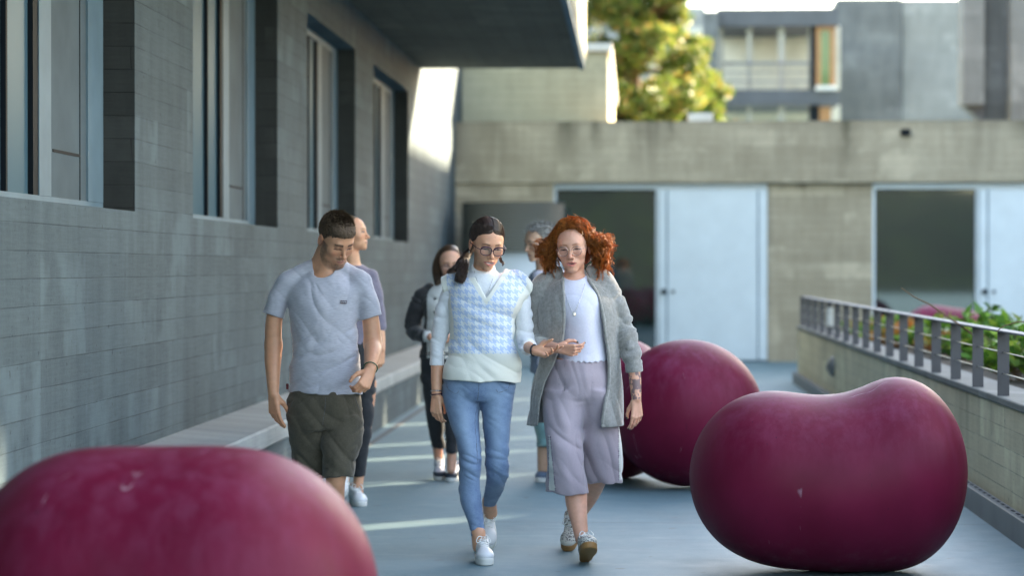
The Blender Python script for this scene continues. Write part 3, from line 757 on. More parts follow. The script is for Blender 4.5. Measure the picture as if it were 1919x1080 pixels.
def cloth(name, c, c2=None, sc=(60, 60, 60), rough=.85, bump=.15, attr=False, sheen=.3, var=.5, det=3):
    t = NT(name); p = t.pos(); n = t.noise(t.scale(p, sc), 1, det, .6)
    c2 = c2 or tuple(k*1.15 for k in c[:3])+(1,)
    col = t.mix(t.mr(n, .5-var/2, .5+var/2), c, c2)
    if attr:
        at = t.n("ShaderNodeVertexColor"); at.layer_name = 'col'; col = t.mix(1., col, at.outputs[0], 'MULTIPLY')
    big = t.mr(t.noise(p, 6, 3), .3, .7, .93, 1.07); col = t.mix(1., col, t.comb(big, big, big), 'MULTIPLY')
    h = t.math('ADD', n, t.math('MULTIPLY', t.noise(t.scale(p, (9, 9, 16)), 1, 3), 1.6))
    t.bump(h, bump, .006)
    return t.fin(col, rough, Sheen_Weight=sheen, Sheen_Roughness=.5)
def hair_mat(name, c, c2, trans=.25, rough=.38, aniso=(60, 60, 14)):
    t = NT(name); p = t.n("ShaderNodeTexCoord").outputs['Object']; n = t.noise(t.scale(p, aniso), 1, 4, .6)
    ri = t.n("ShaderNodeNewGeometry").outputs['Random Per Island']
    f = t.math('ADD', t.math('MULTIPLY', t.mr(n, .3, .7), .6), t.math('MULTIPLY', ri, .4))
    col = t.mix(f, c, c2); t.l(col, t.b.inputs['Base Color']); t.b.inputs['Roughness'].default_value = rough
    t.bump(n, .5, .004)
    tr = t.n("ShaderNodeBsdfTranslucent"); t.l(col, tr.inputs[0])
    mx = t.n("ShaderNodeMixShader"); mx.inputs[0].default_value = trans; t.l(t.b.outputs[0], mx.inputs[1]); t.l(tr.outputs[0], mx.inputs[2]); t.l(mx.outputs[0], t.o.inputs[0]); return t.m
def strands(P, r, name, m, parent, ns=3, taper=.35):
    "P (n, m, 3) polylines -> thin tubes in one mesh"
    P = np.asarray(P, float); n, k, _ = P.shape
    T = np.gradient(P, axis=1); T /= np.linalg.norm(T, axis=2, keepdims=True)+1e-9
    U = np.cross(T, np.array([.31, .47, .83])); U /= np.linalg.norm(U, axis=2, keepdims=True)+1e-9; Q = np.cross(T, U)
    rr = (np.broadcast_to(np.asarray(r, float).reshape(-1, 1), (n, 1))*np.interp(np.linspace(0, 1, k), [0, .6, 1], [1, .9, taper])[None])[..., None]
    V = np.stack([P+(U*math.cos(2*math.pi*a/ns)+Q*math.sin(2*math.pi*a/ns))*rr for a in range(ns)], 2)  # n,k,ns,3
    idx = np.arange(n*k*ns).reshape(n, k, ns); a = idx[:, :-1]; b = idx[:, 1:]
    F = np.stack([a, np.roll(a, -1, 2), np.roll(b, -1, 2), b], -1).reshape(-1, 4)
    return meshobj(name, V.reshape(-1, 3), F, m, parent, True)

class Person:
    def __init__(s, Y, name_label, feetpx, group=None):
        s.Y = Y; s.s = Y/FPX; s.body = SDF(); s.fine = []; s.paints = []
        g = W(*feetpx, Y); s.e = empty('person', (g.x, Y, 0), name_label, 'person', group)
        s.skin = (.52, .30, .21); s.nail = []
    def w(s, px, py, dy=0): return A(W(px, py, s.Y+dy))
    def rows(s, L, shrink=0):
        out = []
        for r in L:
            py, xl, xr, dy, ry = r[:5]; a = s.w(xl, py, dy); b = s.w(xr, py, dy)
            out.append(((a[2]+b[2])/2, (a[0]+b[0])/2, s.Y+dy, (b[0]-a[0])/2-shrink, ry-shrink))
        return out
    def pts(s, L): return [s.w(*p[:2], p[2] if len(p) > 2 else 0) for p in L]
    def head(s, px, py, dy, yaw, pitch, roll=0, sc=1.0, male=False, mouth=0, neck=None, nr=None, jaw=0):
        c = s.w(px, py, dy); Rm = rotm(yaw, pitch, roll); s.hc, s.hR, s.hs = c, Rm, sc; b = s.body
        b.frame(c, Rm, sc); j = .004 if male else 0; j += jaw
        b.ell((0, .018, .030), (.072, .092, .080), k=.01)
        b.ell((0, -.030, .032), (.059, .052, .056), k=.03)
        b.ell((0, -.028, -.018), (.061, .057, .068), k=.03)
        b.ell((0, -.026, -.070), (.047+j, .050, .033), k=.03)
        b.ell((0, -.068-j*.6, -.096-j*.6), (.021+j, .018, .015), k=.022)
        for q in (-1, 1): b.sph((q*.041, -.056, -.022), .021, k=.022)
        b.cap((-.030, -.075, .022), (.030, -.075, .022), .0095+j*.5, k=.016)
        for q in (-1, 1): b.sph((q*.031, -.101, .004), .0165, k=.012, op='s')
        for q in (-1, 1): b.sph((q*.031, -.0705, .003), .0125, k=.003)
        b.cap((0, -.080, .012), (0, -.102, -.030), .0062, .0082, k=.012)
        b.sph((0, -.105, -.034), .0090+j*.2, k=.006)
        for q in (-1, 1): b.sph((q*.0115, -.093, -.038), .0068, k=.005)
        b.ell((0, -.068, -.064), (.028, .022, .024), k=.016)
        zl = -.0595+.002*mouth
        b.chain([(-.023, -.078, -.064), (-.008, -.0905, zl), (0, -.0895, zl-.001), (.008, -.0905, zl), (.023, -.078, -.064)], [.0022, .0042, .0040, .0042, .0022], k=.004, n=2)
        b.chain([(-.019, -.079, -.068-.004*mouth), (0, -.0885, -.072-.007*mouth), (.019, -.079, -.068-.004*mouth)], [.003, .0052, .003], k=.004, n=3)
        if mouth: b.ell((0, -.093, -.066-.003*mouth), (.016, .010, .0018+.003*mouth), k=.002, op='s')
        for q in (-1, 1):
            b.ell((q*.076, .014, -.008), (.0075, .0185, .031), k=.007); b.ell((q*.085, .008, -.004), (.0065, .010, .018), k=.004, op='s')
        b.frame()
        n0 = c+Rm@np.array([0, .022, -.035])*sc; n1 = s.w(*neck) if neck else c-np.array([0, -.03, .2])
        nr = nr or (.056 if male else .046)
        b.cap(n0, n1, nr, nr*1.08, k=.022); s.n0, s.n1 = n0, n1
        s.fine.append((2, c[2]-.14*sc, c[2]+.08, .0022)); s.fine.append((0, c[0]-.09, c[0]+.09, .003)); s.fine.append((1, c[1]-.12, c[1]-.03, .0026))
    def loc(s, V): return (V-s.hc)@s.hR/s.hs
    def hworld(s, q): return s.hc+(np.asarray(q)@s.hR.T)*s.hs
    def hand(s, wrist, d, n, th, L=.175, curl=(25, 25, 30, 35), tc=20, spread=.05, nails=None, rad=1.0, tin=.35, tsp=.62):
        d = unit(d); th = unit(np.array(th)-d*np.dot(d, th)); nn = unit(np.cross(d, th)); n = nn if np.dot(nn, n) > 0 else -nn
        k = L/.18; b = s.body; wrist = np.array(wrist, float); r_ = rad*k
        def rot(v, ax, a): return np.array(Matrix.Rotation(a, 3, Vector(ax)) @ Vector(v))
        ax = np.cross(d, n)    # rotating d about this turns it toward n
        offs = (.0265, .0090, -.0090, -.0255); kn = (.088, .092, .087, .078); ln = (.074, .083, .076, .060)
        for i in range(4):
            base = wrist+d*.008*k+th*offs[i]*.55*k; K = wrist+d*kn[i]*k+th*offs[i]*k-n*.002*k
            b.cap(base, K, .0135*r_, .0102*r_, k=.010*k)
        b.cap(wrist+d*.02*k-th*.014*k, wrist+d*.065*k-th*.022*k+n*.004*k, .013*r_, .011*r_, k=.012*k)
        for i in range(4):
            K = wrist+d*kn[i]*k+th*offs[i]*k-n*.002*k
            c1 = curl[i]; f = unit(d+th*offs[i]/.0265*spread); p = K
            tot = 0
            for ph, (fr, aa) in enumerate(((.46, .9), (.30, 1.05), (.24, .65))):
                tot += R(c1*aa); q = p+rot(f, ax, tot)*ln[i]*fr*k
                ra = (.0092, .0083, .0076, .0066)
                sc = (.96, 1, .95, .86)[i]*r_
                b.cap(p, q, ra[ph]*sc, ra[ph+1]*sc, k=.0022 if ph else .004)
                p = q
            if nails is not None:
                fd = rot(f, ax, tot); bn = rot(-n, ax, tot); s.nail.append((p-fd*.001+bn*.004*k, nails))
        p0 = wrist+d*.014*k+th*.018*k+n*.006*k; dd = unit(d*.62+th*tsp+n*tin)
        p1 = p0+dd*.042*k; b.cap(p0, p1, .0150*r_, .0118*r_, k=.012*k)
        d2 = unit(rot(dd, np.cross(dd, unit(d-th*.5+n*.3)), R(tc))); p2 = p1+d2*.031*k; b.cap(p1, p2, .0108*r_, .0092*r_, k=.003)
        d3 = unit(rot(d2, np.cross(d2, unit(d-th*.6+n*.4)), R(tc))); p3 = p2+d3*.022*k; b.cap(p2, p3, .0092*r_, .0074*r_, k=.003)
        if nails is not None: s.nail.append((p3-n*.003+th*.004*k, nails))
        lo = min(wrist[2], (wrist+d*L)[2])-.03; hi = max(wrist[2], (wrist+d*L)[2])+.03
        s.fine.append((2, lo, hi, .0030)); x0 = min(wrist[0], (wrist+d*L)[0])-.03; x1 = max(wrist[0], (wrist+d*L)[0])+.03; s.fine.append((0, x0, x1, .003))
        return wrist+d*.05*k
    def make_body(s, h=.0045, brow=(.08, .045, .03), lip=(.42, .17, .15), beard=None, gaze='down', mouth=0, browt=.0032, blush=.3, eyeopen=.0028):
        V, F = s.body.mesh(h, fine=s.fine); n = len(V)
        C = np.tile(np.array(s.skin, f32), (n, 1))
        def blend(m, c): nonlocal C; m = np.clip(m, 0, 1)[:, None]; C = C*(1-m)+np.array(c, f32)*m
        redn = sstep(.1, .5, vnoise(V*9))*.25; blend(redn, np.array(s.skin)*np.array([1.05, .85, .82]))
        if hasattr(s, 'hc'):
            q = s.loc(V); x, y, z = q.T; ax = np.abs(x); fr = (y < -.035) & (np.abs(z) < .13)
            blend(fr*np.exp(-(((ax-.040)/.016)**2+((z+.028)/.014)**2))*blush, np.array(s.skin)*np.array([1.12, .72, .70]))
            blend(fr*np.exp(-((ax/.012)**2+((z+.035)/.012)**2))*blush*.8, np.array(s.skin)*np.array([1.1, .75, .72]))
            if beard is not None:
                zj = np.interp(y, [-.10, -.07, -.03, .0, .02], [-.110, -.108, -.094, -.072, -.03]); m = sstep(zj-.014, zj-.002, z)*sstep(zj+.034, zj+.014, z)*(y < .012)*sstep(-.110, -.085, -np.abs(z+.07)-.03)
                must = sstep(.030, .022, ax)*sstep(.006, .003, np.abs(z+.053))*fr
                side = sstep(.054, .062, ax)*sstep(.012, -.002, y)*sstep(-.05, -.038, y)*(z < .0)*sstep(zj-.014, zj, z)
                goat = sstep(.032, .020, ax)*sstep(-.078, -.086, z)*fr*(z > -.125)
                nn = .75+.25*vnoise(V*160)
                blend(np.maximum.reduce([m*.75, must*.8, side*.8, goat*.9])*nn, beard)
            ex = (ax-.031)/.0150; zl = .0005-.0030*ex*ex if gaze == 'down' else .0040-.0035*ex*ex
            zb = zl-eyeopen*np.maximum(1-ex*ex, 0); near = fr & (np.abs(ex) < 1.15) & (y < -.06)
            blend(near*sstep(.014, .004, np.abs(z-.005))*.5, np.array(s.skin)*np.array([.55, .48, .48]))  # eye socket shade painted into the skin colour
            blend(near*(z < zl)*(z > zb)*1., (.62, .60, .58)); blend(near*(z < zl)*(z > zb)*(np.abs(ax-.031) < .0058), (.05, .03, .02))
            blend(near*sstep(.0028, .0016, np.abs(z-zl-.0006)), (.02, .012, .01)); blend(near*sstep(.0012, .0006, np.abs(z-zb))*.5, np.array(s.skin)*.4)
            zc = .0215+.0045*np.clip((ax-.014)/.02, 0, 1)-.005*np.clip((ax-.034)/.014, 0, 1)
            blend(fr*(ax > .012)*(ax < .049)*sstep(browt*1.4, browt*.7, np.abs(z-zc)+.0022*np.clip((ax-.03)/.018, 0, 1))*(.8+.2*vnoise(V*300)), brow)
            ml = -.0648; wdt = .0235+.003*mouth+(.003 if mouth >= 1 else 0)
            up = fr*(ax < wdt)*(z > ml-.0005)*sstep(.0078*(1-(ax/wdt)**2)+.0008, .0060*(1-(ax/wdt)**2), z-ml); lo = fr*(ax < wdt-.002)*(z <= ml)*sstep((.0105+.006*mouth)*(1-(ax/wdt)**2)+.001, (.0085+.006*mouth)*(1-(ax/wdt)**2), ml-z)
            blend(up*.75, lip); blend(lo*.75, lip)
            if mouth:
                mw = .0175 if mouth < 1 else .0215; op = fr*(ax < mw)*(z < ml+.0008)*(z > ml-(.0072*mouth)*(1-(ax/mw)**2)); blend(op*1., (.16, .05, .045) if mouth < 1 else (.62, .58, .54))
                if mouth < 1: blend(fr*(ax < .013)*(np.abs(z-ml+.0008) < .0013), (.5, .46, .43))
            blend(fr*(ax < wdt)*sstep(.0012, .0005, np.abs(z-ml)), (.16, .05, .045))
            for qn in (-1, 1): blend(np.exp(-(((x-qn*.006)/.0032)**2+((z+.0425)/.002)**2))*(y < -.09)*.8, np.array(s.skin)*.3)
            ear = sstep(.068, .074, ax)*(np.abs(z+.01) < .035); blend(ear*.35, np.array(s.skin)*np.array([1.1, .72, .68]))
        for c, col in s.nail: blend((np.linalg.norm(V-c, axis=1) < .0062)*1., col)
        for f in s.paints: C = f(V, C)
        s.bodyobj = meshobj('body', V, F, M['skin'], s.e, True, C); return s.bodyobj
    def garment(s, name, sdf, m, h=.005, colf=None, parent=None, it=1, fine=()):
        V, F = sdf.mesh(h, fine=fine)
        if it: V = relax(V, F, it)
        return meshobj(name, V, F, m, parent or s.e, True, colf(V) if colf else None)
    def front(s, sdf, x, z, y0=None, off=.0):
        "first surface met going away from the viewer at (x, z)"
        y = np.linspace((y0 or s.Y-.45), (y0 or s.Y-.45)+.7, 350); P = np.stack([np.full(350, x), y, np.full(350, z)], 1)
        d = sdf.ev(P); i = np.argmax(d < 0)
        if not (d < 0).any(): return np.array([x, s.Y, z])
        return np.array([x, y[i]-off, z])
    def shoe(s, toe, heading, L=.27, pitch=0, Wd=.045, upper=None, sole=None, lace=None, high=False, label=None, tongue=True, pivot='toe', roll=0, soleh=.028, sweep=0):
        "toe = ground point under the toe end (or heel when pivot='heel'); heading = direction the toes point"
        hd = unit([heading[0], heading[1], 0]); yaw = math.degrees(math.atan2(hd[0], -hd[1])); Rm = rotm(yaw, pitch, roll)
        org = np.array(toe, float); k = L/.27; o2 = np.array([0, .125*k, 0]) if pivot == 'toe' else np.array([0, -.125*k, 0])
        org = org+Rm@o2                      # local origin = middle of the sole, on the ground
        u = SDF().frame(org, Rm, k); z0 = soleh
        u.ell((0, -.078, z0+.012), (Wd, .052, .034), k=.01)
        u.cap((0, -.06, z0+.022), (0, .075, z0+.028), .034, .030, k=.02)
        u.cap((0, .01, z0+.05), (0, .06, z0+.055), .025, .029, k=.02)
        u.ell((0, .090, z0+.020), (.034, .036, .045), k=.02)
        u.cap((0, .052, z0+.05), (0, .075, z0+.075 if not high else z0+.11), .036, .038, k=.015)
        u.cap((0, .060, z0+.085), (0, .070, z0+.16), .029, .032, k=.004, op='s')
        u.cut((0, 0, z0-.002), (0, 0, -1))
        V, F = u.mesh(.0042); 
        eo = meshobj('shoe', V, F, upper, s.e, True)
        if label: eo['label'] = label
        b = SDF().frame(org, Rm, k); 
        b.fn('u', 0, lambda P: np.maximum(np.sqrt((P[:, 0]/(Wd*1.03-.012*sstep(-.02, .10, P[:, 1])-.006*np.exp(-((P[:, 1]-.02)/.04)**2)))**2+(np.abs(P[:, 1])/.135)**4+1e-9)-1, 0)*.035+np.minimum(np.sqrt((P[:, 0]/(Wd*1.03-.012*sstep(-.02, .10, P[:, 1])-.006*np.exp(-((P[:, 1]-.02)/.04)**2)))**2+(np.abs(P[:, 1])/.135)**4)-1, 0)*.035, (-.06, -.145, -.005), (.06, .145, soleh+.01))
        b.cut((0, 0, soleh+.004), (0, 0, 1), k=.006); b.cut((0, 0, 0), (0, 0, -1), k=.006)
        V, F = b.mesh(.0042); meshobj('sole', V, F, sole, eo, True)
        if lace:
            m = MB()
            for i in range(5):
                yy = -.035+i*.017; zz = z0+.062+.009*i-.0035
                P = [org+Rm@(np.array([x_, yy+(.004 if (i % 2) else -.004)*np.sign(x_), zz-abs(x_)**2*14])*k) for x_ in (-.024, -.012, 0, .012, .024)]
                m.tube(P, .0028, 5)
            for q in (-1, 1):
                P = [org+Rm@(np.array(v)*k) for v in ((0, .022, z0+.095), (q*.022, .004, z0+.100), (q*.036, -.012, z0+.078), (q*.024, -.016, z0+.070), (q*.006, .012, z0+.094))]
                m.tube([tuple(v) for v in spline(P, 4)], .0022, 5)
            m.obj('laces', lace, eo, True)
        return eo
    def glasses(s, m, lens_m, rx=.0235, rz=.019, r=.0016, round_=False, dz=-.003, top=None):
        g = MB(); yy = -.100
        for q in (-1, 1):
            P = []
            for i in range(25):
                a = 2*math.pi*i/24; c, sn = math.cos(a), math.sin(a)
                pw = 1.0 if round_ else .75
                x = q*.0315+rx*np.sign(c)*abs(c)**pw; z = dz+rz*np.sign(sn)*abs(sn)**pw+(0 if round_ else .002*(abs(x)/.05))
                P.append(s.hworld((x, yy+.10*x*x*3, z)))
            g.tube(P, r, 6, cap=False)
            if top: g.tube(P[1:12], r*1.7, 6)
            g.tube([s.hworld((q*(.0315+rx), yy+.006, dz+.006)), s.hworld((q*.074, yy+.03, dz+.008)), s.hworld((q*.080, .012, dz+.006)), s.hworld((q*.079, .03, -.012))], r, 6)
        g.tube([s.hworld((-.0315+rx, yy, dz+.003)), s.hworld((0, yy-.002, dz+.006)), s.hworld((.0315-rx, yy, dz+.003))], r, 6)
        o = g.obj('glasses', m, s.e, True)
        lm = MB()
        for q in (-1, 1):
            ring = []
            for i in range(16):
                a = 2*math.pi*i/16; ring.append(s.hworld((q*.0315+rx*.97*math.cos(a), yy+.001, dz+rz*.97*math.sin(a))))
            c0 = s.hworld((q*.0315, yy-.0015, dz)); lm.add([c0]+ring, [(0, 1+i, 1+(i+1) % 16) for i in range(16)])
        lm.obj('lens', lens_m, o, True); return o
def lensmat():
    t = NT('clear_lens'); tr = t.n("ShaderNodeBsdfTransparent"); g = t.n("ShaderNodeBsdfGlossy"); g.inputs['Roughness'].default_value = .02
    mx = t.n("ShaderNodeMixShader"); mx.inputs[0].default_value = .12; t.l(tr.outputs[0], mx.inputs[1]); t.l(g.outputs[0], mx.inputs[2]); t.l(mx.outputs[0], t.o.inputs[0]); return t.m
M['lens'] = lensmat()
def folds(amp, fx, fy, fz, shear=(0, 0), mask=None, seed=0, sharp=1.0):
    def f(P):
        x = P[:, 0]; y = P[:, 1]; z = P[:, 2]
        q = np.stack([(x+shear[0]*z)*fx+seed, y*fy+seed*1.7, (z+shear[1]*x)*fz+seed*.6], 1).astype(f32)
        q[:, 0] += vnoise(q*.6+5)*.7; q[:, 2] += vnoise(q*.6+11)*.7
        n = vnoise(q); n2 = vnoise(q*2.1+3)
        v = (.6-np.abs(n)**(.8*sharp)*1.6)+(.35-np.abs(n2))*.45
        v = v*amp
        return v if mask is None else v*mask(P)
    return f

def sub(t, o, k=.01, op='u'):
    return t.fn(op, k, lambda P: o.ev(P), o.lo, o.hi)
def shell(o, region, th=.009):
    "closed garment o, hollowed to thickness th where region(P) < 0 (open hems, cuffs, necks)"
    t = SDF(); t.fn('u', 0, lambda P: o.ev(P), o.lo, o.hi)
    t.fn('s', .002, lambda P: np.maximum(o.ev(P)+th, region(P).astype(f32))); return t
def plane_fn(A1, B1, toward):
    "signed distance past the line A1-B1 (world points), positive on the side of toward"
    A1 = np.array(A1); B1 = np.array(B1); v = B1-A1; n = np.array([v[2], 0, -v[0]]); n = unit(n); n = n if np.dot(np.array(toward)-A1, n) > 0 else -n
    return lambda P: ((P-A1.astype(f32))@n.astype(f32))
M['white_shoe'] = plain('white_leather', (.74, .74, .74, 1), .45, bump=.15)
M['white_sole'] = plain('white_rubber', (.66, .66, .62, 1), .6)
M['lace'] = plain('white_lace', (.8, .8, .78, 1), .8)

def seam(P_, sdf, lines, r, m, parent, name='seam', off=.0005):
    for L in lines:
        mb = MB(); Q = spline(np.array(L, float), 7); mb.tube([P_.front(sdf, *P_.w(x, y)[[0, 2]], off=off) for x, y in Q], r, 4); mb.obj(name, m, parent)
def pushout(sdf, P, off=.0006, it=3):
    "moves points that lie inside the shape to just above its surface"
    shp = P.shape; P = P.reshape(-1, 3).astype(f32)
    for _ in range(it):
        d = sdf.ev(P); m = d < off
        if not m.any(): break
        Q = P[m]; g = np.zeros_like(Q)
        for a in range(3):
            dv = np.zeros(3, f32); dv[a] = .001; g[:, a] = sdf.ev(Q+dv)-sdf.ev(Q-dv)
        g /= np.linalg.norm(g, axis=1, keepdims=True)+1e-6; P[m] = Q+g*(off-d[m])[:, None]
    return P.reshape(shp)

def flyaways(P_, m, n=90, seed=5, r=.0006, ln=.035, cc=(0, .022, .036), rr=(.084, .100, .090)):
    rng = np.random.RandomState(seed); out = []
    for i in range(n):
        v = rng.normal(0, 1, 3); v /= np.linalg.norm(v)
        if v[2] < -.1 or (v[1] < -.55 and v[2] < .5): out.append(None); continue
        q = np.array(cc)+v*np.array(rr); t1 = unit(np.cross(v, rng.normal(0, 1, 3))); L = ln*rng.uniform(.4, 1.2); a = np.linspace(0, 1, 8)[:, None]
        out.append(q-v*.01+v*L*.55*a+t1*L*a**1.5*1.2+np.array([0, 0, -.3])*L*a**3)
    strands(P_.hworld(np.array([o for o in out if o is not None])), r, 'stray_hairs', m, P_.e)
# ---------------------------------------------------------------- man in the grey T-shirt
M['tee'] = cloth('heather_grey_jersey', (.36, .355, .40, 1), (.45, .445, .495, 1), sc=(40, 40, 260), rough=.9, bump=.12, var=.35)
M['olive'] = cloth('olive_twill', (.055, .045, .029, 1), (.085, .070, .048, 1), sc=(120, 120, 120), rough=.9, sheen=.15)
p = Person(11.8, 'man in light grey T-shirt and olive shorts walking with his head bowed', (612, 1040))
p.skin = (.58, .275, .16); b = p.body
p.head(631, 449, -.03, 37, 34, -3, 1.06, male=True, neck=(612, 522, .02), nr=.058)
torso = [(508, 585, 640, .02, .075), (522, 560, 662, .02, .10), (545, 542, 678, .01, .122), (575, 541, 671, 0, .13), (610, 544, 668, 0, .125), (650, 547, 673, 0, .122), (690, 545, 677, 0, .124), (722, 543, 678, 0, .126), (744, 541, 678, 0, .128)]
b.loft(p.rows(torso, .024), k=.03)
b.chain(p.pts([(608, 470, .02), (592, 500, .03), (560, 522, .02)]), [.036, .038, .03], k=.03); b.chain(p.pts([(628, 478, .02), (640, 500, .03), (664, 520, .02)]), [.036, .038, .03], k=.03)
Ls = [(535, 534, .01), (519, 575, .02), (513, 612, .02), (513, 648, .02)]
b.chain(p.pts(Ls), [.038, .039, .041, .041], k=.02)
b.chain(p.pts([(513, 648, .02), (512, 672, 0), (512, 700, -.03), (513, 738, -.05)]), [.041, .042, .035, .0265], k=.02)
p.hand(p.w(513, 741, -.05), (.10, -.10, -1), (.55, .8, 0), (.75, -.6, .1), L=.185, curl=(16, 22, 28, 34), tc=14, rad=1.05, tsp=.25, tin=.5)
b.chain(p.pts([(683, 536, .01), (692, 580, .02), (697, 615, .02), (699, 645, .01)]), [.038, .040, .043, .043], k=.02)
b.chain(p.pts([(699, 645, .01), (699, 660, -.06), (697, 676, -.13), (694, 694, -.20)]), [.043, .043, .037, .029], k=.02)
p.hand(p.w(694, 697, -.21), (-.30, -.55, -.75), (-.75, .45, -.2), (-.55, -.35, .75), L=.18, curl=(48, 52, 56, 58), tc=24, rad=1.05)
# legs (walking, left leg forward)
b.loft(p.rows([(742, 541, 678, 0, .125), (775, 541, 680, 0, .125), (800, 545, 676, 0, .115)], .024), k=.03)
def leg(P_, pts, r, k=.03): P_.body.chain(P_.pts(pts), r, k=k)
leg(p, [(578, 775, .0), (580, 850, .08), (582, 905, .14), (584, 960, .30), (588, 1000, .42)], [.088, .076, .060, .050, .040])
leg(p, [(642, 775, .0), (636, 850, -.06), (630, 895, -.10), (628, 930, -.07), (626, 990, -.04), (624, 1020, -.02)], [.088, .074, .050, .047, .048, .036])
p.make_body(brow=(.02, .012, .008), beard=(.085, .05, .033), lip=(.42, .15, .12), browt=.0055)
t = SDF()
t.loft(p.rows(torso), k=.02)
t.chain(p.pts([(556, 521, .02), (588, 502, .03), (634, 500, .03), (664, 521, .02)]), [.05, .044, .044, .05], k=.03)
ends = []
for sh, e1, e2, tw_ in (([(540, 531, .01), (521, 565, .015), (508, 615, .02)], (490, 585), (536, 601), (505, 640)), ([(679, 532, .01), (690, 566, .015), (700, 622, .02)], (720, 589), (672, 602), (700, 645))):
    u = SDF(); u.chain(p.pts(sh), [.056, .053, .059], k=.03); pf = plane_fn(p.w(*e1), p.w(*e2), p.w(*tw_)); u.fn('i', .003, pf); sub(t, u, .035); ends.append((pf, p.w(*e1)[0]))
t.disp(folds(.011, 6, 4, 15, (0, -.5), lambda P: .10+.9*sstep(1.25, 1.0, P[:, 2]), 2))
t.disp(folds(.008, 9, 6, 10, (0, .8), lambda P: .5+.5*sstep(1.15, 1.25, P[:, 2]), 8))
zc = p.w(600, 737)[2]
t.fn('i', .003, lambda P: (zc+.003*np.sin(P[:, 0]*22)-P[:, 2]).astype(f32))
cen0 = p.w(610, 600)[0]
def reg(P):
    r = P[:, 2]-zc-.035
    for pf, ex in ends: r = np.minimum(r, np.maximum(-pf(P)-.03, .19-np.abs(P[:, 0]-cen0)))
    return r
t = shell(t, reg)
t.cap(p.w(605, 497, -.05), p.w(609, 430, -.02), .066, .105, k=.004, op='s')
tee = p.garment('t_shirt', t, M['tee'], .0042)
# chest logo
fr_ = p.front(t, p.w(649, 566)[0], p.w(649, 566)[2]); lx, ly, lz = fr_
M['maroon'] = plain('maroon_thread', (.05, .012, .03, 1), .8)
m = MB(); m.box(lx-.0150, lx+.0150, ly-.006, ly+.003, lz-.0075, lz+.0075); lg = m.obj('chest_patch', M['maroon'], tee)
slope = (p.front(t, lx+.02, lz)[1]-p.front(t, lx-.02, lz)[1])/.04
text('VANS', .0115, (lx, ly-.0066, lz), M['white'], lg)
for o_ in (lg, lg.children[0]):
    for v in o_.data.vertices: v.co.y += slope*(v.co.x+p.e.location.x-lx)
c = p.w(539, 725); m = MB(); m.box(c[0]-.006, c[0]+.006, c[1]-.004, c[1]+.004, c[2]-.014, c[2]+.014, .001); M['redtag'] = plain('red_tag', (.10, .01, .02, 1), .7); m.obj('side_tag', M['redtag'], tee)
# shorts
t = SDF()
t.loft(p.rows([(724, 548, 672, 0, .112), (738, 541, 678, 0, .122), (758, 537, 681, 0, .13), (785, 538, 681, 0, .13), (806, 541, 680, 0, .12)]), k=.02)
t.loft(p.rows([(778, 539, 622, 0, .115), (806, 541, 622, .01, .112), (850, 546, 624, .04, .105), (896, 551, 622, .07, .10)]), k=.012)
t.loft(p.rows([(778, 602, 681, 0, .115), (806, 601, 680, -.01, .112), (850, 603, 671, -.05, .105), (898, 604, 662, -.08, .10)]), k=.008)
t.disp(folds(.010, 6, 5, 8, (.3, .9), None, 4)); t.disp(folds(.005, 14, 12, 18, (0, -.6), None, 14))
zh = p.w(600, 892)[2]
t.fn('i', .003, lambda P: (zh+.004*np.sin(P[:, 0]*30)-P[:, 2]).astype(f32))
t = shell(t, lambda P: P[:, 2]-zh-.05)
sh = p.garment('shorts', t, M['olive'], .0048)
seam(p, t, [[(617, 743), (616, 762), (613, 780), (611, 794)], [(556, 744), (550, 760), (543, 776)], [(668, 744), (673, 758), (678, 772)]], .0016, M['slab'], sh)
# hair
M['brown_hair'] = hair_mat('short_brown_hair', (.060, .036, .022, 1), (.155, .095, .055, 1), .12, .8)
t = SDF().frame(p.hc, p.hR, p.hs)
t.ell((0, .020, .038), (.076, .096, .082), k=.01); t.ell((0, -.040, .074), (.052, .046, .030), k=.03)
t.frame()
def line(P):   # hairline
    q = p.loc(P); x, y, z = q.T; ax = np.abs(x)
    zc = np.where(y < -.02, .058-.20*np.maximum(ax-.025, 0)*2, .058)
    lo = np.interp(y, [-.10, -.065, -.045, -.030, -.012, .005, .03, .10], [.064, .058, .030, -.012, -.028, .018, -.02, -.055])
    lo = lo+.012*np.exp(-(ax/.03)**2)*(y < -.05)*0
    return (lo-z).astype(f32)
t.fn('i', .006, line)
t.disp(lambda P: (-.0035*np.abs(vnoise(P*150))-.004*np.abs(vnoise(P*60+4)))); 
p.garment('hair', t, M['brown_hair'], .0032, it=0)
rng = np.random.RandomState(11); st_ = []
while len(st_) < 4200:
    v = rng.normal(0, 1, 3); v /= np.linalg.norm(v)
    if v[2] < -.1: continue
    q = np.array([0, .020, .038])+v*np.array([.076, .096, .082]); 
    lo = np.interp(q[1], [-.10, -.065, -.045, -.030, -.012, .005, .03, .10], [.064, .058, .030, -.012, -.028, .018, -.02, -.055])
    if q[2] < lo+.006: continue
    top = max(0, v[2]); ln = .005+.012*top**1.5; fr_h = 1. if (q[1] < -.045) else 0.; dirv = v*.8+np.array([0, -.7, .3])*top+rng.normal(0, .3, 3)+np.array([0, -.2, -.9])*fr_h*rng.rand()
    st_.append([q, q+dirv*ln*.5, q+dirv*ln+np.array([0, -.2, 0])*ln])
strands(p.hworld(np.array(st_)), .0011, 'hair_strands', M['brown_hair'], p.e)
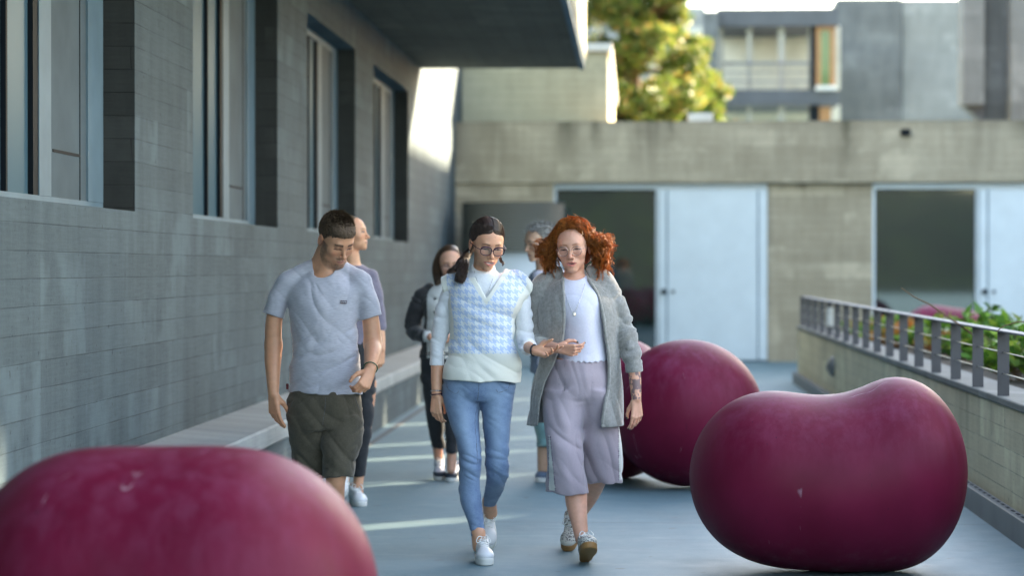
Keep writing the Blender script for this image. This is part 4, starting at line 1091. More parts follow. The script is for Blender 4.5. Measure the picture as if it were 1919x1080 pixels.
# bracelet
M['greenband'] = plain('green_band', (.02, .10, .05, 1), .6)
c = p.w(695, 690, -.19); m = MB(); d0 = unit((-.05, -.85, -.5)); u_ = unit(np.cross(d0, (1, 0, 0))); v_ = np.cross(d0, u_)
m.tube([c+(u_*math.cos(a)+v_*math.sin(a))*.0335 for a in np.linspace(0, 2*math.pi, 25)], .0028, 6); m.obj('bracelet', M['greenband'], p.e, True)
p.shoe((p.w(622, 1045, -.12)[0], p.Y-.17, 0), (.0, -1), L=.29, upper=M['white_shoe'], sole=M['white_sole'], lace=M['lace'])
p.shoe((p.w(588, 1030, .5)[0], p.Y+.42, 0), (-.05, -1), L=.29, pitch=32, upper=M['white_shoe'], sole=M['white_sole'], lace=M['lace'])
man = p
# ---------------------------------------------------------------- woman in the knitted vest
def houndstooth():
    t = NT('houndstooth_knit'); p = t.n("ShaderNodeTexCoord").outputs['Object']; x, y, z = t.sep(p)
    u = .0043
    fx = t.math('FLOOR', t.math('DIVIDE', t.math('ADD', x, 5.0), u)); fz = t.math('FLOOR', t.math('DIVIDE', t.math('ADD', z, 5.0), u))
    wa = t.math('LESS_THAN', t.math('MODULO', fx, 8), 4); we = t.math('LESS_THAN', t.math('MODULO', fz, 8), 4)
    se = t.math('LESS_THAN', t.math('MODULO', t.math('ADD', fx, fz), 4), 2)
    f = t.math('ADD', t.math('MULTIPLY', wa, se), t.math('MULTIPLY', we, t.math('SUBTRACT', 1, se)), clamp=True)
    nz = t.noise(p, 260, 2); f = t.math('MULTIPLY', f, t.mr(nz, .3, .6, .75, 1))
    at = t.n("ShaderNodeVertexColor"); at.layer_name = 'col'; m = t.sep(at.outputs[0])
    pat = t.mix(f, (.72, .75, .78, 1), (.40, .52, .74, 1)); cr = (.74, .73, .66, 1)
    col = t.mix(m[0], cr, pat)
    rib = t.math('SINE', t.math('MULTIPLY', z, 1000)); ribm = t.math('MULTIPLY', m[1], rib)
    col = t.mix(t.math('MULTIPLY', t.math('ADD', ribm, 0, clamp=True), .25), col, (.50, .50, .46, 1))
    h = t.math('ADD', t.math('MULTIPLY', t.noise(t.scale(p, (180, 180, 240)), 1, 2), 1.0), t.math('ADD', t.math('MULTIPLY', ribm, .5), t.math('MULTIPLY', t.noise(p, 14, 3), 2)))
    t.bump(h, .25, .004); return t.fin(col, .95, Sheen_Weight=.3)
M['vest'] = houndstooth()
M['white_knit'] = cloth('white_jersey', (.66, .67, .70, 1), (.76, .77, .79, 1), sc=(90, 90, 90), bump=.2)
def denim():
    t = NT('blue_denim'); p = t.pos(); x, y, z = t.sep(p)
    at = t.n("ShaderNodeVertexColor"); at.layer_name = 'col'; m = t.sep(at.outputs[0])
    f = t.math('ADD', t.math('MULTIPLY', t.noise(p, 9, 4, .6), .7), t.math('MULTIPLY', t.noise(t.scale(p, (150, 150, 420)), 1, 3, .7), .5))
    col = t.mix(t.mr(f, .45, .78), (.075, .135, .25, 1), (.19, .29, .43, 1)); col = t.mix(t.math('MULTIPLY', m[0], .45), col, (.30, .42, .55, 1)); col = t.mix(t.math('MULTIPLY', m[1], .55), col, (.035, .07, .16, 1))
    t.bump(t.math('ADD', t.noise(t.scale(p, (14, 14, 34)), 1, 4), t.math('MULTIPLY', t.noise(p, 300, 2), .3)), .35, .006); return t.fin(col, .85, Sheen_Weight=.15)
M['denim'] = denim()
M['dark_hair'] = hair_mat('dark_brown_hair', (.018, .010, .008, 1), (.085, .048, .034, 1), .15, .42)
M['silver'] = plain('silver', (.7, .68, .66, 1), .25, 1)
M['dark_frame'] = plain('dark_acetate', (.045, .012, .03, 1), .2)
M['black_band'] = plain('black_band', (.012, .012, .014, 1), .6)
p = Person(11.7, 'smiling woman in blue houndstooth knit vest and jeans, holding one palm open', (905, 1050))
p.skin = (.66, .33, .205); b = p.body
p.head(913, 457, -.02, 20, 19, 3, 1.03, mouth=1.0, neck=(905, 520, .02), nr=.047)
torso = [(512, 870, 945, .03, .07), (524, 850, 962, .02, .085), (545, 843, 974, .01, .105), (575, 842, 968, 0, .122), (605, 843, 962, 0, .118), (640, 846, 960, 0, .108), (675, 838, 963, 0, .115), (705, 832, 965, .0, .125), (735, 831, 964, .0, .13)]
b.loft(p.rows(torso, .022), k=.03)
sl1 = [(846, 545, .0), (833, 585, .01), (825, 630, .015), (820, 685, -.0)]
b.chain(p.pts(sl1), [.030, .030, .028, .027], k=.02)
b.chain(p.pts([(820, 680, 0), (819, 705, -.01), (818, 740, -.03)]), [.030, .028, .0225], k=.012)
p.hand(p.w(818, 743, -.03), (.02, -.12, -1), (.35, .9, 0), (.9, -.4, 0), L=.165, curl=(30, 34, 36, 38), tc=20, rad=.88, tsp=.2, tin=.6, spread=.02)
sl2 = [(974, 548, .0), (982, 590, .01), (985, 635, .01)]
b.chain(p.pts(sl2), [.030, .030, .030], k=.02)
b.chain(p.pts([(985, 638, .0), (990, 650, -.09), (1000, 657, -.20)]), [.030, .029, .0215], k=.02)
p.hand(p.w(1001, 658, -.21), (.86, -.42, -.10), (-.1, -.75, .65), (.30, .60, .62), L=.165, curl=(10, 26, 34, 40), tc=10, rad=.88, spread=.22, tsp=.5, tin=.25)
def jleg(b, L, k=.02, sh=0, n=6): b.loft(p.rows(L, sh), k=k, n=n)
LL = [(722, 831, 902, .0, .105), (745, 830, 901, -.01, .10), (774, 838, 899, -.03, .092), (800, 846, 898, -.05, .085), (830, 856, 901, -.08, .074), (858, 861, 902.5, -.10, .063), (878, 861, 902, -.105, .058), (900, 860, 901, -.10, .055), (925, 861, 902, -.10, .056), (950, 866, 904, -.11, .052), (980, 877, 908, -.13, .041), (1011, 885, 910, -.15, .034)]
LR = [(722, 896, 965, .0, .105), (745, 899, 963, .0, .10), (774, 903, 960, -.01, .092), (800, 906, 957, -.02, .085), (830, 909, 955, -.03, .074), (858, 910, 954, -.04, .064), (878, 910, 954, -.03, .062), (898, 910, 951, .0, .060), (915, 909, 946, .07, .060), (932, 907, 938, .17, .056), (950, 906, 928, .28, .044)]
hips = [(702, 832, 965, 0, .122), (722, 831, 965, 0, .128), (740, 830, 963, 0, .12), (752, 833, 961, 0, .10)]
b.loft(p.rows(hips, .014), k=.03); jleg(b, LL, sh=.009); jleg(b, LR, sh=.009)
b.chain(p.pts([(897, 1000, -.15), (899, 1025, -.15)]), [.034, .034], k=.01); b.chain(p.pts([(917, 940, .28), (920, 962, .34)]), [.034, .034], k=.01)
p.make_body(brow=(.05, .022, .015), lip=(.60, .14, .13), mouth=1.0, gaze='down', eyeopen=.0042, browt=.0028, blush=.45)
# jeans
t = SDF(); t.loft(p.rows(hips), k=.02); zL = p.w(897, 1011, -.15)[2]; zR = p.w(917, 949, .28)[2]
for L_, zz in ((LL, zL), (LR, zR)):
    u = SDF(); jleg(u, L_, 0); u.fn('i', .003, lambda P, zz=zz: (zz-P[:, 2]).astype(f32)); sub(t, u, .013)
kz = p.w(880, 885)[2]
t.disp(folds(.008, 9, 6, 22, (0, .5), lambda P: .25+.9*np.exp(-((P[:, 2]-kz)/.09)**2)+.9*sstep(.78, .88, P[:, 2])+.8*sstep(.22, .14, P[:, 2]), 3))
t = shell(t, lambda P: P[:, 2]-np.where((P[:, 0] < p.w(908, 950)[0]) & (P[:, 1] < p.Y+.06), zL, zR)-.03, .009)
def dcol(V):
    C = np.zeros((len(V), 3), f32)
    for L in (LL, LR):
        rr = np.array(p.rows(L)); z = V[:, 2]; o = np.argsort(rr[:, 0]); cx = np.interp(z, rr[o, 0], rr[o, 1]); rx = np.interp(z, rr[o, 0], rr[o, 3]); cy = np.interp(z, rr[o, 0], rr[o, 2])
        u = (V[:, 0]-cx)/rx; fr = (V[:, 1] < cy) & (np.abs(u) < 1.1)
        C[:, 0] = np.maximum(C[:, 0], fr*np.exp(-(u/.55)**2)*(.35+.65*np.exp(-((z-.62)/.18)**2)))
        C[:, 1] = np.maximum(C[:, 1], (np.abs(np.abs(u)-.985) < .03)*(np.abs(V[:, 1]-cy) < .03)*.7)
    C[:, 1] = np.maximum(C[:, 1], (np.abs(V[:, 2]-zL-.018) < .002)*(V[:, 0] < p.w(912, 950)[0])*.8)
    return C
jn = p.garment('jeans', t, M['denim'], .0042, dcol)
seam(p, t, [[(901, 712), (901, 722), (900, 736), (898, 748)], [(838, 714), (843, 728), (858, 736), (864, 730)], [(958, 716), (953, 728), (938, 734), (932, 728)], [(896, 762), (893, 790), (897, 830), (899, 862)], [(905, 762), (908, 800), (912, 850), (913, 890)]], .0013, M['slab'], jn)
# white long sleeved top
t = SDF()
t.loft(p.rows([(510, 880, 932, .02, .07), (520, 866, 950, .02, .09), (545, 850, 972, .01, .108), (600, 848, 962, 0, .118), (660, 846, 962, 0, .115)]), k=.02)
u = SDF(); u.chain(p.pts([(868, 531, .02), (848, 543, .01), (834, 580, .01), (825, 625, .015), (820, 660, .005), (819, 700, 0)]), [.040, .045, .044, .041, .037, .035], k=.02); pf1 = plane_fn(p.w(804, 685), p.w(834, 686), p.w(820, 720)); u.fn('i', .003, pf1); sub(t, u, .02)
u = SDF(); u.chain(p.pts([(950, 530, .02), (974, 545, .01), (981, 585, .01), (984, 635, .01), (990, 650, -.08), (997, 657, -.17)]), [.040, .045, .044, .045, .040, .034], k=.02)
pc = p.w(991, 651, -.105); pn = unit((.45, -.88, -.1)); pf2 = lambda P: (P-pc.astype(f32))@pn.astype(f32); u.fn('i', .003, pf2); sub(t, u, .02)
t.disp(folds(.008, 9, 9, 17, (0, .3), lambda P: (np.abs(P[:, 0]-p.w(908, 600)[0]) > .13)*sstep(p.w(900, 684)[2], p.w(900, 664)[2], P[:, 2]), 5))
zN = p.w(905, 500)[2]
t.loft([(p.w(905, 494)[2], p.w(906, 500)[0], p.Y+.005, .058, .056), (p.w(905, 507)[2], p.w(905, 500)[0], p.Y+.008, .062, .060), (p.w(905, 524)[2], p.w(905, 500)[0], p.Y+.012, .082, .072)], k=.02, n=4)
tn = unit((.05, -.55, 1.0)); c0 = p.w(906, 501, -.0)
pf3 = lambda P: (P-c0.astype(f32))@tn.astype(f32)
t.fn('i', .004, lambda P: np.where((np.abs(P[:, 0]-c0[0]) < .12), pf3(P), -1).astype(f32))
def reg(P): return np.minimum.reduce([np.maximum(-pf1(P)-.03, P[:, 0]-p.w(842, 680)[0]), np.maximum(-pf2(P)-.03, p.w(960, 600)[0]-P[:, 0]), np.maximum(-pf3(P)-.03, np.abs(P[:, 0]-c0[0])-.07)])
t = shell(t, reg, .0095)
top = p.garment('white_top', t, M['white_knit'], .0042); top_sdf = t
# vest
vt = [(519, 866, 946, .02, .092), (528, 846, 966, .02, .105), (545, 838, 983, .01, .122), (570, 838, 980, 0, .135), (600, 840, 968, 0, .135), (635, 841, 966, 0, .130), (660, 840, 972, 0, .135), (688, 835, 980, 0, .142), (720, 831, 974, 0, .145)]
o = SDF(); o.loft(p.rows(vt), k=.02, p=2.2)
o.chain(p.pts([(878, 522, .02), (853, 528, .02), (833, 541, .01)]), [.046, .050, .042], k=.03)
o.chain(p.pts([(940, 518, .02), (966, 528, .02), (988, 548, .01)]), [.046, .052, .044], k=.03)
o.disp(folds(.013, 6, 5, 7, (.2, .35), None, 7))
zv = p.w(905, 712)[2]; xc = p.w(905, 700)[0]
o.fn('i', .004, lambda P: (zv-.008*(P[:, 0]-xc)/.15-.003*np.cos((P[:, 0]-xc)*24)-P[:, 2]).astype(f32))
t = shell(o, lambda P: P[:, 2]*0-1, .010)
Vl, Vb, Vr = p.w(884, 506), p.w(915, 558), p.w(949, 500)
f1 = plane_fn(Vl, Vb, Vr); f2 = plane_fn(Vr, Vb, Vl)
t.fn('s', .004, lambda P: np.maximum.reduce([-f1(P), -f2(P), P[:, 1]-p.Y-.05]).astype(f32))
t.cap(p.w(905, 535, .03), p.w(905, 480, .03), .052, .085, k=.004, op='s')
# armholes: the white sleeve comes out of the side
def arm(P):
    zz = P[:, 2]; py = np.interp(zz, [p.w(900, 640)[2], p.w(900, 530)[2]], [640, 530])
    xl = np.interp(zz, [p.w(900, q)[2] for q in (645, 632, 600, 570, 545, 528, 515)], [p.w(q, 600)[0] for q in (800, 843, 840, 836, 831, 827, 826)])
    xr = np.interp(zz, [p.w(900, q)[2] for q in (650, 637, 600, 570, 545, 528, 515)], [p.w(q, 600)[0] for q in (1010, 966, 969, 982, 998, 1000, 1000)])
    return np.maximum(xl-P[:, 0], P[:, 0]-xr).astype(f32)
t.fn('i', .004, arm)
zp = p.w(905, 662)[2]; Wl, Wb, Wr = p.w(872, 508), p.w(915, 572), p.w(962, 500); g1 = plane_fn(Wl, Wb, Wr); g2 = plane_fn(Wr, Wb, Wl)
def vcol(V):
    C = np.zeros((len(V), 3), f32); inV = np.minimum(g1(V), g2(V)) > 0
    a_ = arm(V); 
    xl = np.interp(V[:, 2], [p.w(900, q)[2] for q in (632, 600, 560, 528)], [p.w(q, 600)[0] for q in (853, 853, 846, 838)])
    xr = np.interp(V[:, 2], [p.w(900, q)[2] for q in (637, 593, 560, 535)], [p.w(q, 600)[0] for q in (962, 961, 973, 988)])
    band = (V[:, 0] < xl) | (V[:, 0] > xr)
    pat = (V[:, 2] > zp) & ~(inV & (V[:, 1] < p.Y+.04)) & ~(band & (V[:, 2] > p.w(900, 636)[2]))
    C[:, 0] = pat; C[:, 1] = (band & (V[:, 2] > zp))*1.; return C
vs = p.garment('knitted_vest', t, M['vest'], .0042, vcol)
# hair: smooth cap from a centre parting to a low tie, then a curled ponytail
t = SDF().frame(p.hc, p.hR, p.hs)
t.ell((0, .022, .036), (.080, .098, .087), k=.01); t.ell((0, -.010, .080), (.056, .055, .042), k=.03)
t.frame(); cap_sdf = SDF(); cap_sdf.ops = list(t.ops); cap_sdf.lo, cap_sdf.hi = t.lo.copy(), t.hi.copy()
def line(P):
    q = p.loc(P); x, y, z = q.T; ax = np.abs(x)
    hl = .080-1.25*np.maximum(ax-.004, 0)-.30*ax         # centre parted hairline across the forehead
    hl = np.maximum(hl, -.2)
    lo = np.interp(y, [-.085, -.060, -.045, -.030, -.012, .000, .015, .035], [.070, .050, .020, .016, .014, .016, -.02, -.07])
    lo = np.where(y < -.045, np.maximum(lo, .078-.62*ax-20*ax*ax*.0), lo)
    return (lo-z).astype(f32)
t.fn('i', .006, line)
t.disp(lambda P: (-.0016*np.abs(vnoise(P*np.array([50, 50, 50], f32)))+.004*np.exp(-(p.loc(P)[:, 0]/.004)**2)*(p.loc(P)[:, 2] > .05)).astype(f32))
p.garment('hair', t, M['dark_hair'], .003, it=1)
rng = np.random.RandomState(4); cc = np.array([0, .022, .034]); rr = np.array([.081, .098, .086]); SS = []
tie = np.array([-.030, .108, -.052])
for i in range(1500):
    sd = -1 if i % 2 else 1; y0 = rng.uniform(-.105, .045); a = np.array([sd*.004, y0, .12]); 
    e_ = tie+np.array([sd*.012, 0, 0])+rng.normal(0, .006, 3); low = rng.uniform(0, 1)
    mid = np.array([sd*.082, np.interp(low, [0, 1], [.06, -.035]), np.interp(low, [0, 1], [.06, .022])])
    P = spline([a, (a+mid)/2*[1.25, 1, 1], mid, (mid+e_)/2+[sd*.012, .02, 0], e_], 4); v = (P-cc)/rr; nn = np.linalg.norm(v, axis=1, keepdims=True)
    P = cc+v/nn*rr*(.99+rng.uniform(0, .03)); SS.append(P)
strands(pushout(cap_sdf, p.hworld(np.array(SS)), .0008), .0012, 'hair_strands', M['dark_hair'], p.e)
def tail(name, path, n, spread, curl, turns, rad0, seed, m, taper=(.4, 1, .5), r=.0013, k=36, ph=None, k2=5):
    rng = np.random.RandomState(seed); Q = spline(path, 10); L = np.linspace(0, 1, len(Q)); tt = np.linspace(0, 1, k); out = []
    C0 = np.stack([np.interp(tt, L, Q[:, i]) for i in range(3)], 1); T = np.gradient(C0, axis=0); T /= np.linalg.norm(T, axis=1, keepdims=True); U = np.cross(T, [.2, 1, .1]); U /= np.linalg.norm(U, axis=1, keepdims=True); B = np.cross(T, U)
    nb = max(1, n//60); bp = rng.uniform(0, 6.28, nb)
    for i in range(n):
        a = rng.uniform(0, 6.28); rho = math.sqrt(rng.rand())*spread; end = rng.uniform(.8, 1.0); s_ = tt*end
        C = np.stack([np.interp(s_, L, Q[:, j]) for j in range(3)], 1)
        wr = np.interp(tt, [0, .5, 1], taper); w_ = curl*np.interp(tt, [0, .35, 1], [.1, .6, 1.0]); ang = bp[i % nb]+tt*turns*6.283+rng.normal(0, .25)
        out.append(C+(U*(math.cos(a)*rho*wr+np.cos(ang)*w_)[:, None])+(B*(math.sin(a)*rho*wr+np.sin(ang)*w_)[:, None]))
    return strands(out, r, name, m, p.e)
tb = p.hworld(tie)
tail('ponytail', [tb, p.w(872, 484, .06), p.w(868, 500, -.03), p.w(864, 518, -.09), p.w(860, 531, -.10)], 520, .024, .010, 1.6, 0, 3, M['dark_hair'], (.5, 1, .7))
tail('ponytail', [tb, p.w(876, 476, .05), p.w(864, 491, .0), p.w(852, 504, -.05), p.w(838, 514, -.05)], 260, .014, .009, 1.8, 0, 8, M['dark_hair'], (.8, 1, .3))
tail('loose_lock', [p.w(935, 480, .07), p.w(941, 490, .07), p.w(944, 500, .05)], 60, .007, .005, 1.5, 0, 10, M['dark_hair'], (1, 1, .4), .0012)
p.glasses(M['dark_frame'], M['lens'], rx=.0265, rz=.0205, r=.0019, dz=-.006, top=True)
flyaways(p, M['dark_hair'], 160, 5)
def ear(q):
    m = MB(); c_ = p.hworld((q*.080, .004, -.040)); m.tube([c_, c_+np.array([0, -.002, -.006]), c_+np.array([0, -.002, -.014])], [.0018, .0026, .0012], 6); m.obj('earring', M['silver'], p.e, True)
ear(-1); ear(1)
def chainlace(P_, sdf, pts, pend, m, r=.0009, pr=(.008, .003, .010)):
    mb = MB(); Q = [P_.front(sdf, *P_.w(x, y)[[0, 2]], off=.004) for x, y in pts]; mb.tube([tuple(v) for v in spline(Q, 4)], r, 5); o = mb.obj('necklace', m, P_.e, True)
    c_ = P_.front(sdf, *P_.w(*pend)[[0, 2]], off=.003); mb = MB(); mb.box(c_[0]-pr[0], c_[0]+pr[0], c_[1]-pr[1], c_[1]+.001, c_[2]-pr[2], c_[2]+pr[2], .0025); mb.obj('pendant', m, o)
both = SDF(); both.fn('u', 0, lambda P: top_sdf.ev(P), top_sdf.lo, top_sdf.hi)
chainlace(p, both, [(890, 508), (897, 528), (905, 545), (911, 555), (918, 545), (924, 528), (929, 508)], (911, 560), M['silver'], pr=(.0065, .003, .008))
def band(P_, c, d, r, th, m, name='bracelet'):
    c = np.array(c); d = unit(d); u_ = unit(np.cross(d, (1, .3, 0))); v_ = np.cross(d, u_); mb = MB(); mb.tube([c+(u_*math.cos(a)+v_*math.sin(a))*r for a in np.linspace(0, 2*math.pi, 25)], th, 6); return mb.obj(name, m, P_.e, True)
band(p, p.w(818.5, 733, -.03), (0, -.1, -1), .027, .0022, M['silver']); band(p, p.w(818.5, 740, -.03), (.1, -.1, -1), .0275, .0030, M['dark_frame'])
band(p, p.w(1001, 657, -.20), (.8, -.55, 0), .0255, .0048, M['black_band'])
M['white_shoe2'] = plain('white_leather_sneaker', (.72, .72, .73, 1), .42, bump=.4, bs=25, var=.05)
f = p.w(911, 1062, -.36); p.shoe((f[0], p.Y-.315, 0), (.20, -1), L=.255, upper=M['white_shoe2'], sole=M['white_sole'], lace=M['lace'], soleh=.034)
f = p.w(920, 1020, .55); p.shoe((f[0], p.Y+.33, 0), (.05, -1), L=.255, pitch=48, upper=M['white_shoe2'], sole=M['white_sole'], lace=M['lace'], soleh=.034)
vest_p = p
# ---------------------------------------------------------------- red haired woman in the cardigan
def knit(name, c1, c2):
    t = NT(name); p = t.pos(); x, y, z = t.sep(p)
    n = t.noise(p, 55, 5, .75); big = t.noise(t.scale(p, (9, 9, 4)), 1, 4, .6); rib = t.math('SINE', t.math('MULTIPLY', t.math('ADD', x, t.math('MULTIPLY', y, .6)), 700))
    f = t.math('ADD', t.math('MULTIPLY', t.mr(n, .3, .7), .6), t.math('ADD', t.math('MULTIPLY', t.mr(big, .3, .7), .3), t.math('MULTIPLY', rib, .02)), clamp=True)
    t.bump(t.math('ADD', n, t.math('MULTIPLY', rib, .05)), .5, .006); return t.fin(t.mix(f, c1, c2), 1, Sheen_Weight=.8, Sheen_Roughness=.4)
M['cardigan'] = knit('grey_wool_knit', (.17, .165, .155, 1), (.40, .39, .37, 1))
M['lilac_tee'] = cloth('white_cotton_tee', (.66, .64, .76, 1), (.72, .71, .82, 1), sc=(100, 100, 100), bump=.12)
def pantsmat():
    t = NT('mauve_trousers'); p = t.pos(); at = t.n("ShaderNodeVertexColor"); at.layer_name = 'col'; m = t.sep(at.outputs[0])
    n = t.noise(p, 120, 3); col = t.mix(n, (.335, .272, .318, 1), (.395, .332, .378, 1)); col = t.mix(m[0], col, (.66, .66, .62, 1)); col = t.mix(m[1], col, (.06, .02, .09, 1))
    t.bump(t.math('ADD', t.noise(t.scale(p, (14, 14, 4)), 1, 3), t.math('MULTIPLY', n, .1)), .3, .008); return t.fin(col, .7, Sheen_Weight=.25)
M['mauve'] = pantsmat()
M['copper'] = hair_mat('copper_curls', (.09, .014, .005, 1), (.95, .34, .07, 1), .5, .4)
M['copper_in'] = hair_mat('copper_under', (.10, .015, .006, 1), (.30, .06, .015, 1), .25, .5)
M['gold_wire'] = plain('thin_gold_wire', (.65, .45, .36, 1), .25, .9)
p = Person(11.75, 'woman with curly copper hair, round glasses and a long grey knitted cardigan', (1085, 1045))
p.skin = (.71, .355, .245); b = p.body; nail = (.02, .045, .05)
p.head(1074, 464, -.02, -7, 7, -4, 1.04, mouth=.8, neck=(1077, 530, .01), nr=.047, jaw=.002)
torso = [(520, 1043, 1112, .02, .08), (535, 1024, 1135, .02, .10), (560, 1022, 1142, 0, .118), (590, 1040, 1135, 0, .125), (640, 1048, 1136, 0, .115), (680, 1036, 1142, 0, .125), (715, 1026, 1147, 0, .135)]
b.loft(p.rows(torso, .022), k=.03)
b.chain(p.pts([(1022, 545, .02), (1008, 590, .04), (1004, 642, .02)]), [.034, .033, .031], k=.02)
b.chain(p.pts([(1004, 645, .02), (1020, 650, -.08), (1046, 653, -.20)]), [.033, .034, .0235], k=.02)
p.hand(p.w(1047, 653, -.20), (.93, -.32, -.12), (.05, .85, .35), (.12, -.35, .9), L=.165, curl=(34, 48, 54, 56), tc=30, rad=.9, nails=nail, tsp=.42, tin=.5)
b.chain(p.pts([(1140, 545, .02), (1160, 595, .03), (1178, 645, .0), (1189, 692, -.04)]), [.034, .032, .031, .029], k=.02)
b.chain(p.pts([(1189, 690, -.04), (1191, 715, -.05), (1193, 748, -.07)]), [.030, .029, .0235], k=.015)
p.hand(p.w(1193, 751, -.07), (.02, -.10, -1), (-.45, .85, 0), (-.85, -.5, 0), L=.165, curl=(22, 26, 30, 34), tc=16, rad=.92, nails=nail, tsp=.22, tin=.5)
hips = [(674, 1031, 1141, 0, .122), (690, 1028, 1142, 0, .128), (710, 1023, 1146, 0, .134), (740, 1018, 1149, 0, .125), (752, 1022, 1146, 0, .10)]
LL = [(730, 1018, 1096, -.01, .125), (774, 1016, 1096, -.03, .118), (810, 1020, 1096, -.05, .112), (850, 1024, 1096, -.06, .106), (890, 1024, 1099, -.06, .102), (932, 1020, 1102, -.05, .100)]
LR = [(730, 1086, 1152, .01, .125), (774, 1086, 1157, .03, .118), (810, 1084, 1161, .05, .114), (850, 1086, 1164, .08, .112), (880, 1092, 1166, .11, .108), (908, 1106, 1167, .14, .100)]
b.loft(p.rows(hips, .016), k=.03)
b.chain(p.pts([(1055, 760, 0), (1058, 830, -.08), (1066, 880, -.09)]), [.072, .062, .052], k=.03)
b.chain(p.pts([(1066, 885, -.09), (1078, 915, -.05), (1081, 945, -.06), (1086, 980, -.10), (1091, 1012, -.13)]), [.054, .056, .052, .040, .032], k=.02)
b.chain(p.pts([(1120, 760, .0), (1128, 830, .08), (1124, 880, .14)]), [.070, .060, .048], k=.03)
b.chain(p.pts([(1124, 885, .14), (1106, 925, .30), (1078, 975, .42), (1071, 1000, .46)]), [.052, .050, .036, .031], k=.02)
def tattoo(V, C):
    c = p.w(1193, 720, -.05); q = V-c; m = (np.abs(q[:, 0]) < .05) & (V[:, 2] < p.w(1190, 697)[2]) & (V[:, 2] > p.w(1190, 752)[2]) & (q[:, 1] < .012) & (np.abs(q[:, 1]) < .09)
    n = vnoise(q*np.array([75, 75, 60], f32)+3)+.5*vnoise(q*150); zt = (V[:, 2]-p.w(1190, 752)[2])/(p.w(1190, 697)[2]-p.w(1190, 752)[2])
    env = np.interp(zt, [0, .1, .25, .6, .75, .8, .85, 1], [-.6, .0, .35, .45, .2, -.3, .15, .3])-np.abs(q[:, 0]+.004)*12*0
    w = (sstep(.0, .25, n+env-.1)*m*.82)[:, None]; return C*(1-w)+np.array([.10, .075, .10], f32)*w
p.paints.append(tattoo)
p.make_body(brow=(.30, .11, .05), lip=(.62, .15, .14), mouth=.8, gaze='down', eyeopen=.0034, browt=.0026, blush=.4)
# white top
t = SDF(); tt = [(516, 1058, 1098, .02, .075), (532, 1038, 1122, .02, .095), (560, 1032, 1138, 0, .125), (585, 1040, 1137, 0, .138), (612, 1046, 1137, 0, .132), (645, 1048, 1139, 0, .126), (684, 1044, 1142, 0, .132)]
t.loft(p.rows(tt), k=.02); t.disp(folds(.006, 7, 5, 6, (.2, .5), None, 6))
zt = p.w(1090, 678)[2]
t.fn('i', .003, lambda P: (zt+.0035*np.sin(P[:, 0]*230)-.004*np.cos(P[:, 0]*30)-P[:, 2]).astype(f32))
t = shell(t, lambda P: P[:, 2]-zt-.03, .009)
c0 = p.w(1077, 517, .0); t.ell((c0[0], c0[1]-.03, c0[2]+.035), (.066, .085, .062), k=.004, op='s'); t.cap(p.w(1077, 520, .03), p.w(1077, 470, .03), .06, .09, k=.004, op='s')
top = p.garment('crop_top', t, M['lilac_tee'], .0044); ts = t
# wide cropped trousers
t = SDF(); t.loft(p.rows(hips), k=.02); 
zl, zr, xm = p.w(1060, 925, -.05)[2], p.w(1140, 902, .16)[2], p.w(1099, 915, 0)[0]
for L_, zz, k_ in ((LL, zl, .03), (LR, zr, .022)):
    u = SDF(); u.loft(p.rows(L_), k=0); u.fn('i', .003, lambda P, zz=zz: (zz+.005*np.sin(P[:, 0]*25)-P[:, 2]).astype(f32)); sub(t, u, k_)
t.disp(folds(.013, 9, 5, 3.2, (.35, .0), lambda P: .5+.5*sstep(.95, .75, P[:, 2]), 12)); t.disp(folds(.010, 4, 4, 9, (0, .8), lambda P: sstep(.75, .6, P[:, 2]), 21))
sh_ = t; t = shell(t, lambda P: P[:, 2]-zl-.06, .009)
def pcol(V):
    C = np.zeros((len(V), 3), f32); dep = V[:, 1]-p.Y
    def strip(za, zb, xa, xb, w0, w1, dy):
        z = V[:, 2]; u = np.clip((z-za)/(zb-za), -.02, 1.02); xc = xa+(xb-xa)*u; wd = w0+(w1-w0)*u; d = np.abs(V[:, 0]-xc)
        inn = (d < wd) & (u > 0) & (u < 1) & (dep < dy); C[:, 0] = np.maximum(C[:, 0], inn)
        C[:, 1] = np.maximum(C[:, 1], (np.abs(d-wd) < .0028)*(np.sin(z*560) > .1)*(u > 0)*(u < 1)*(dep < dy))
    a_, b_ = p.w(1031, 815, -.05), p.w(1036, 917, -.05); strip(a_[2], b_[2], a_[0], b_[0], .004, .0175, .02)
    a_, b_ = p.w(1163, 800, .1), p.w(1165, 900, .1); strip(a_[2], b_[2], a_[0], b_[0], .009, .012, .16)
    return C
tr = p.garment('trousers', t, M['mauve'], .0044, pcol)
seam(p, sh_, [[(1046, 682), (1047, 700), (1050, 722)], [(1060, 682), (1061, 705), (1060, 735)], [(1110, 682), (1111, 705), (1114, 730)]], .0014, M['slab'], tr, off=-.0005)
# cardigan: open shell with sleeves
o = SDF(); ct = [(519, 1050, 1106, .03, .09), (532, 1024, 1138, .03, .115), (560, 1010, 1156, .02, .140), (600, 1010, 1158, .01, .155), (640, 1014, 1156, .01, .152), (690, 1006, 1160, .01, .158), (740, 994, 1168, .02, .165), (815, 984, 1174, .03, .172)]
o.loft(p.rows(ct), k=.02)
o.chain(p.pts([(1058, 512, .04), (1045, 518, .03), (1026, 530, .03), (1012, 545, .02)]), [.036, .044, .050, .050], k=.03)
o.chain(p.pts([(1096, 508, .04), (1110, 514, .03), (1132, 526, .03), (1146, 543, .02)]), [.036, .044, .050, .050], k=.03)
o.disp(folds(.016, 7, 5, 2.6, (.25, 0), None, 17))
body_o = SDF(); sub(body_o, o, 0)
zh = p.w(1080, 797)[2]
XZ = lambda L: (np.array([p.w(0, q[1])[2] for q in L])[::-1], np.array([p.w(q[0], q[1])[0] for q in L])[::-1])
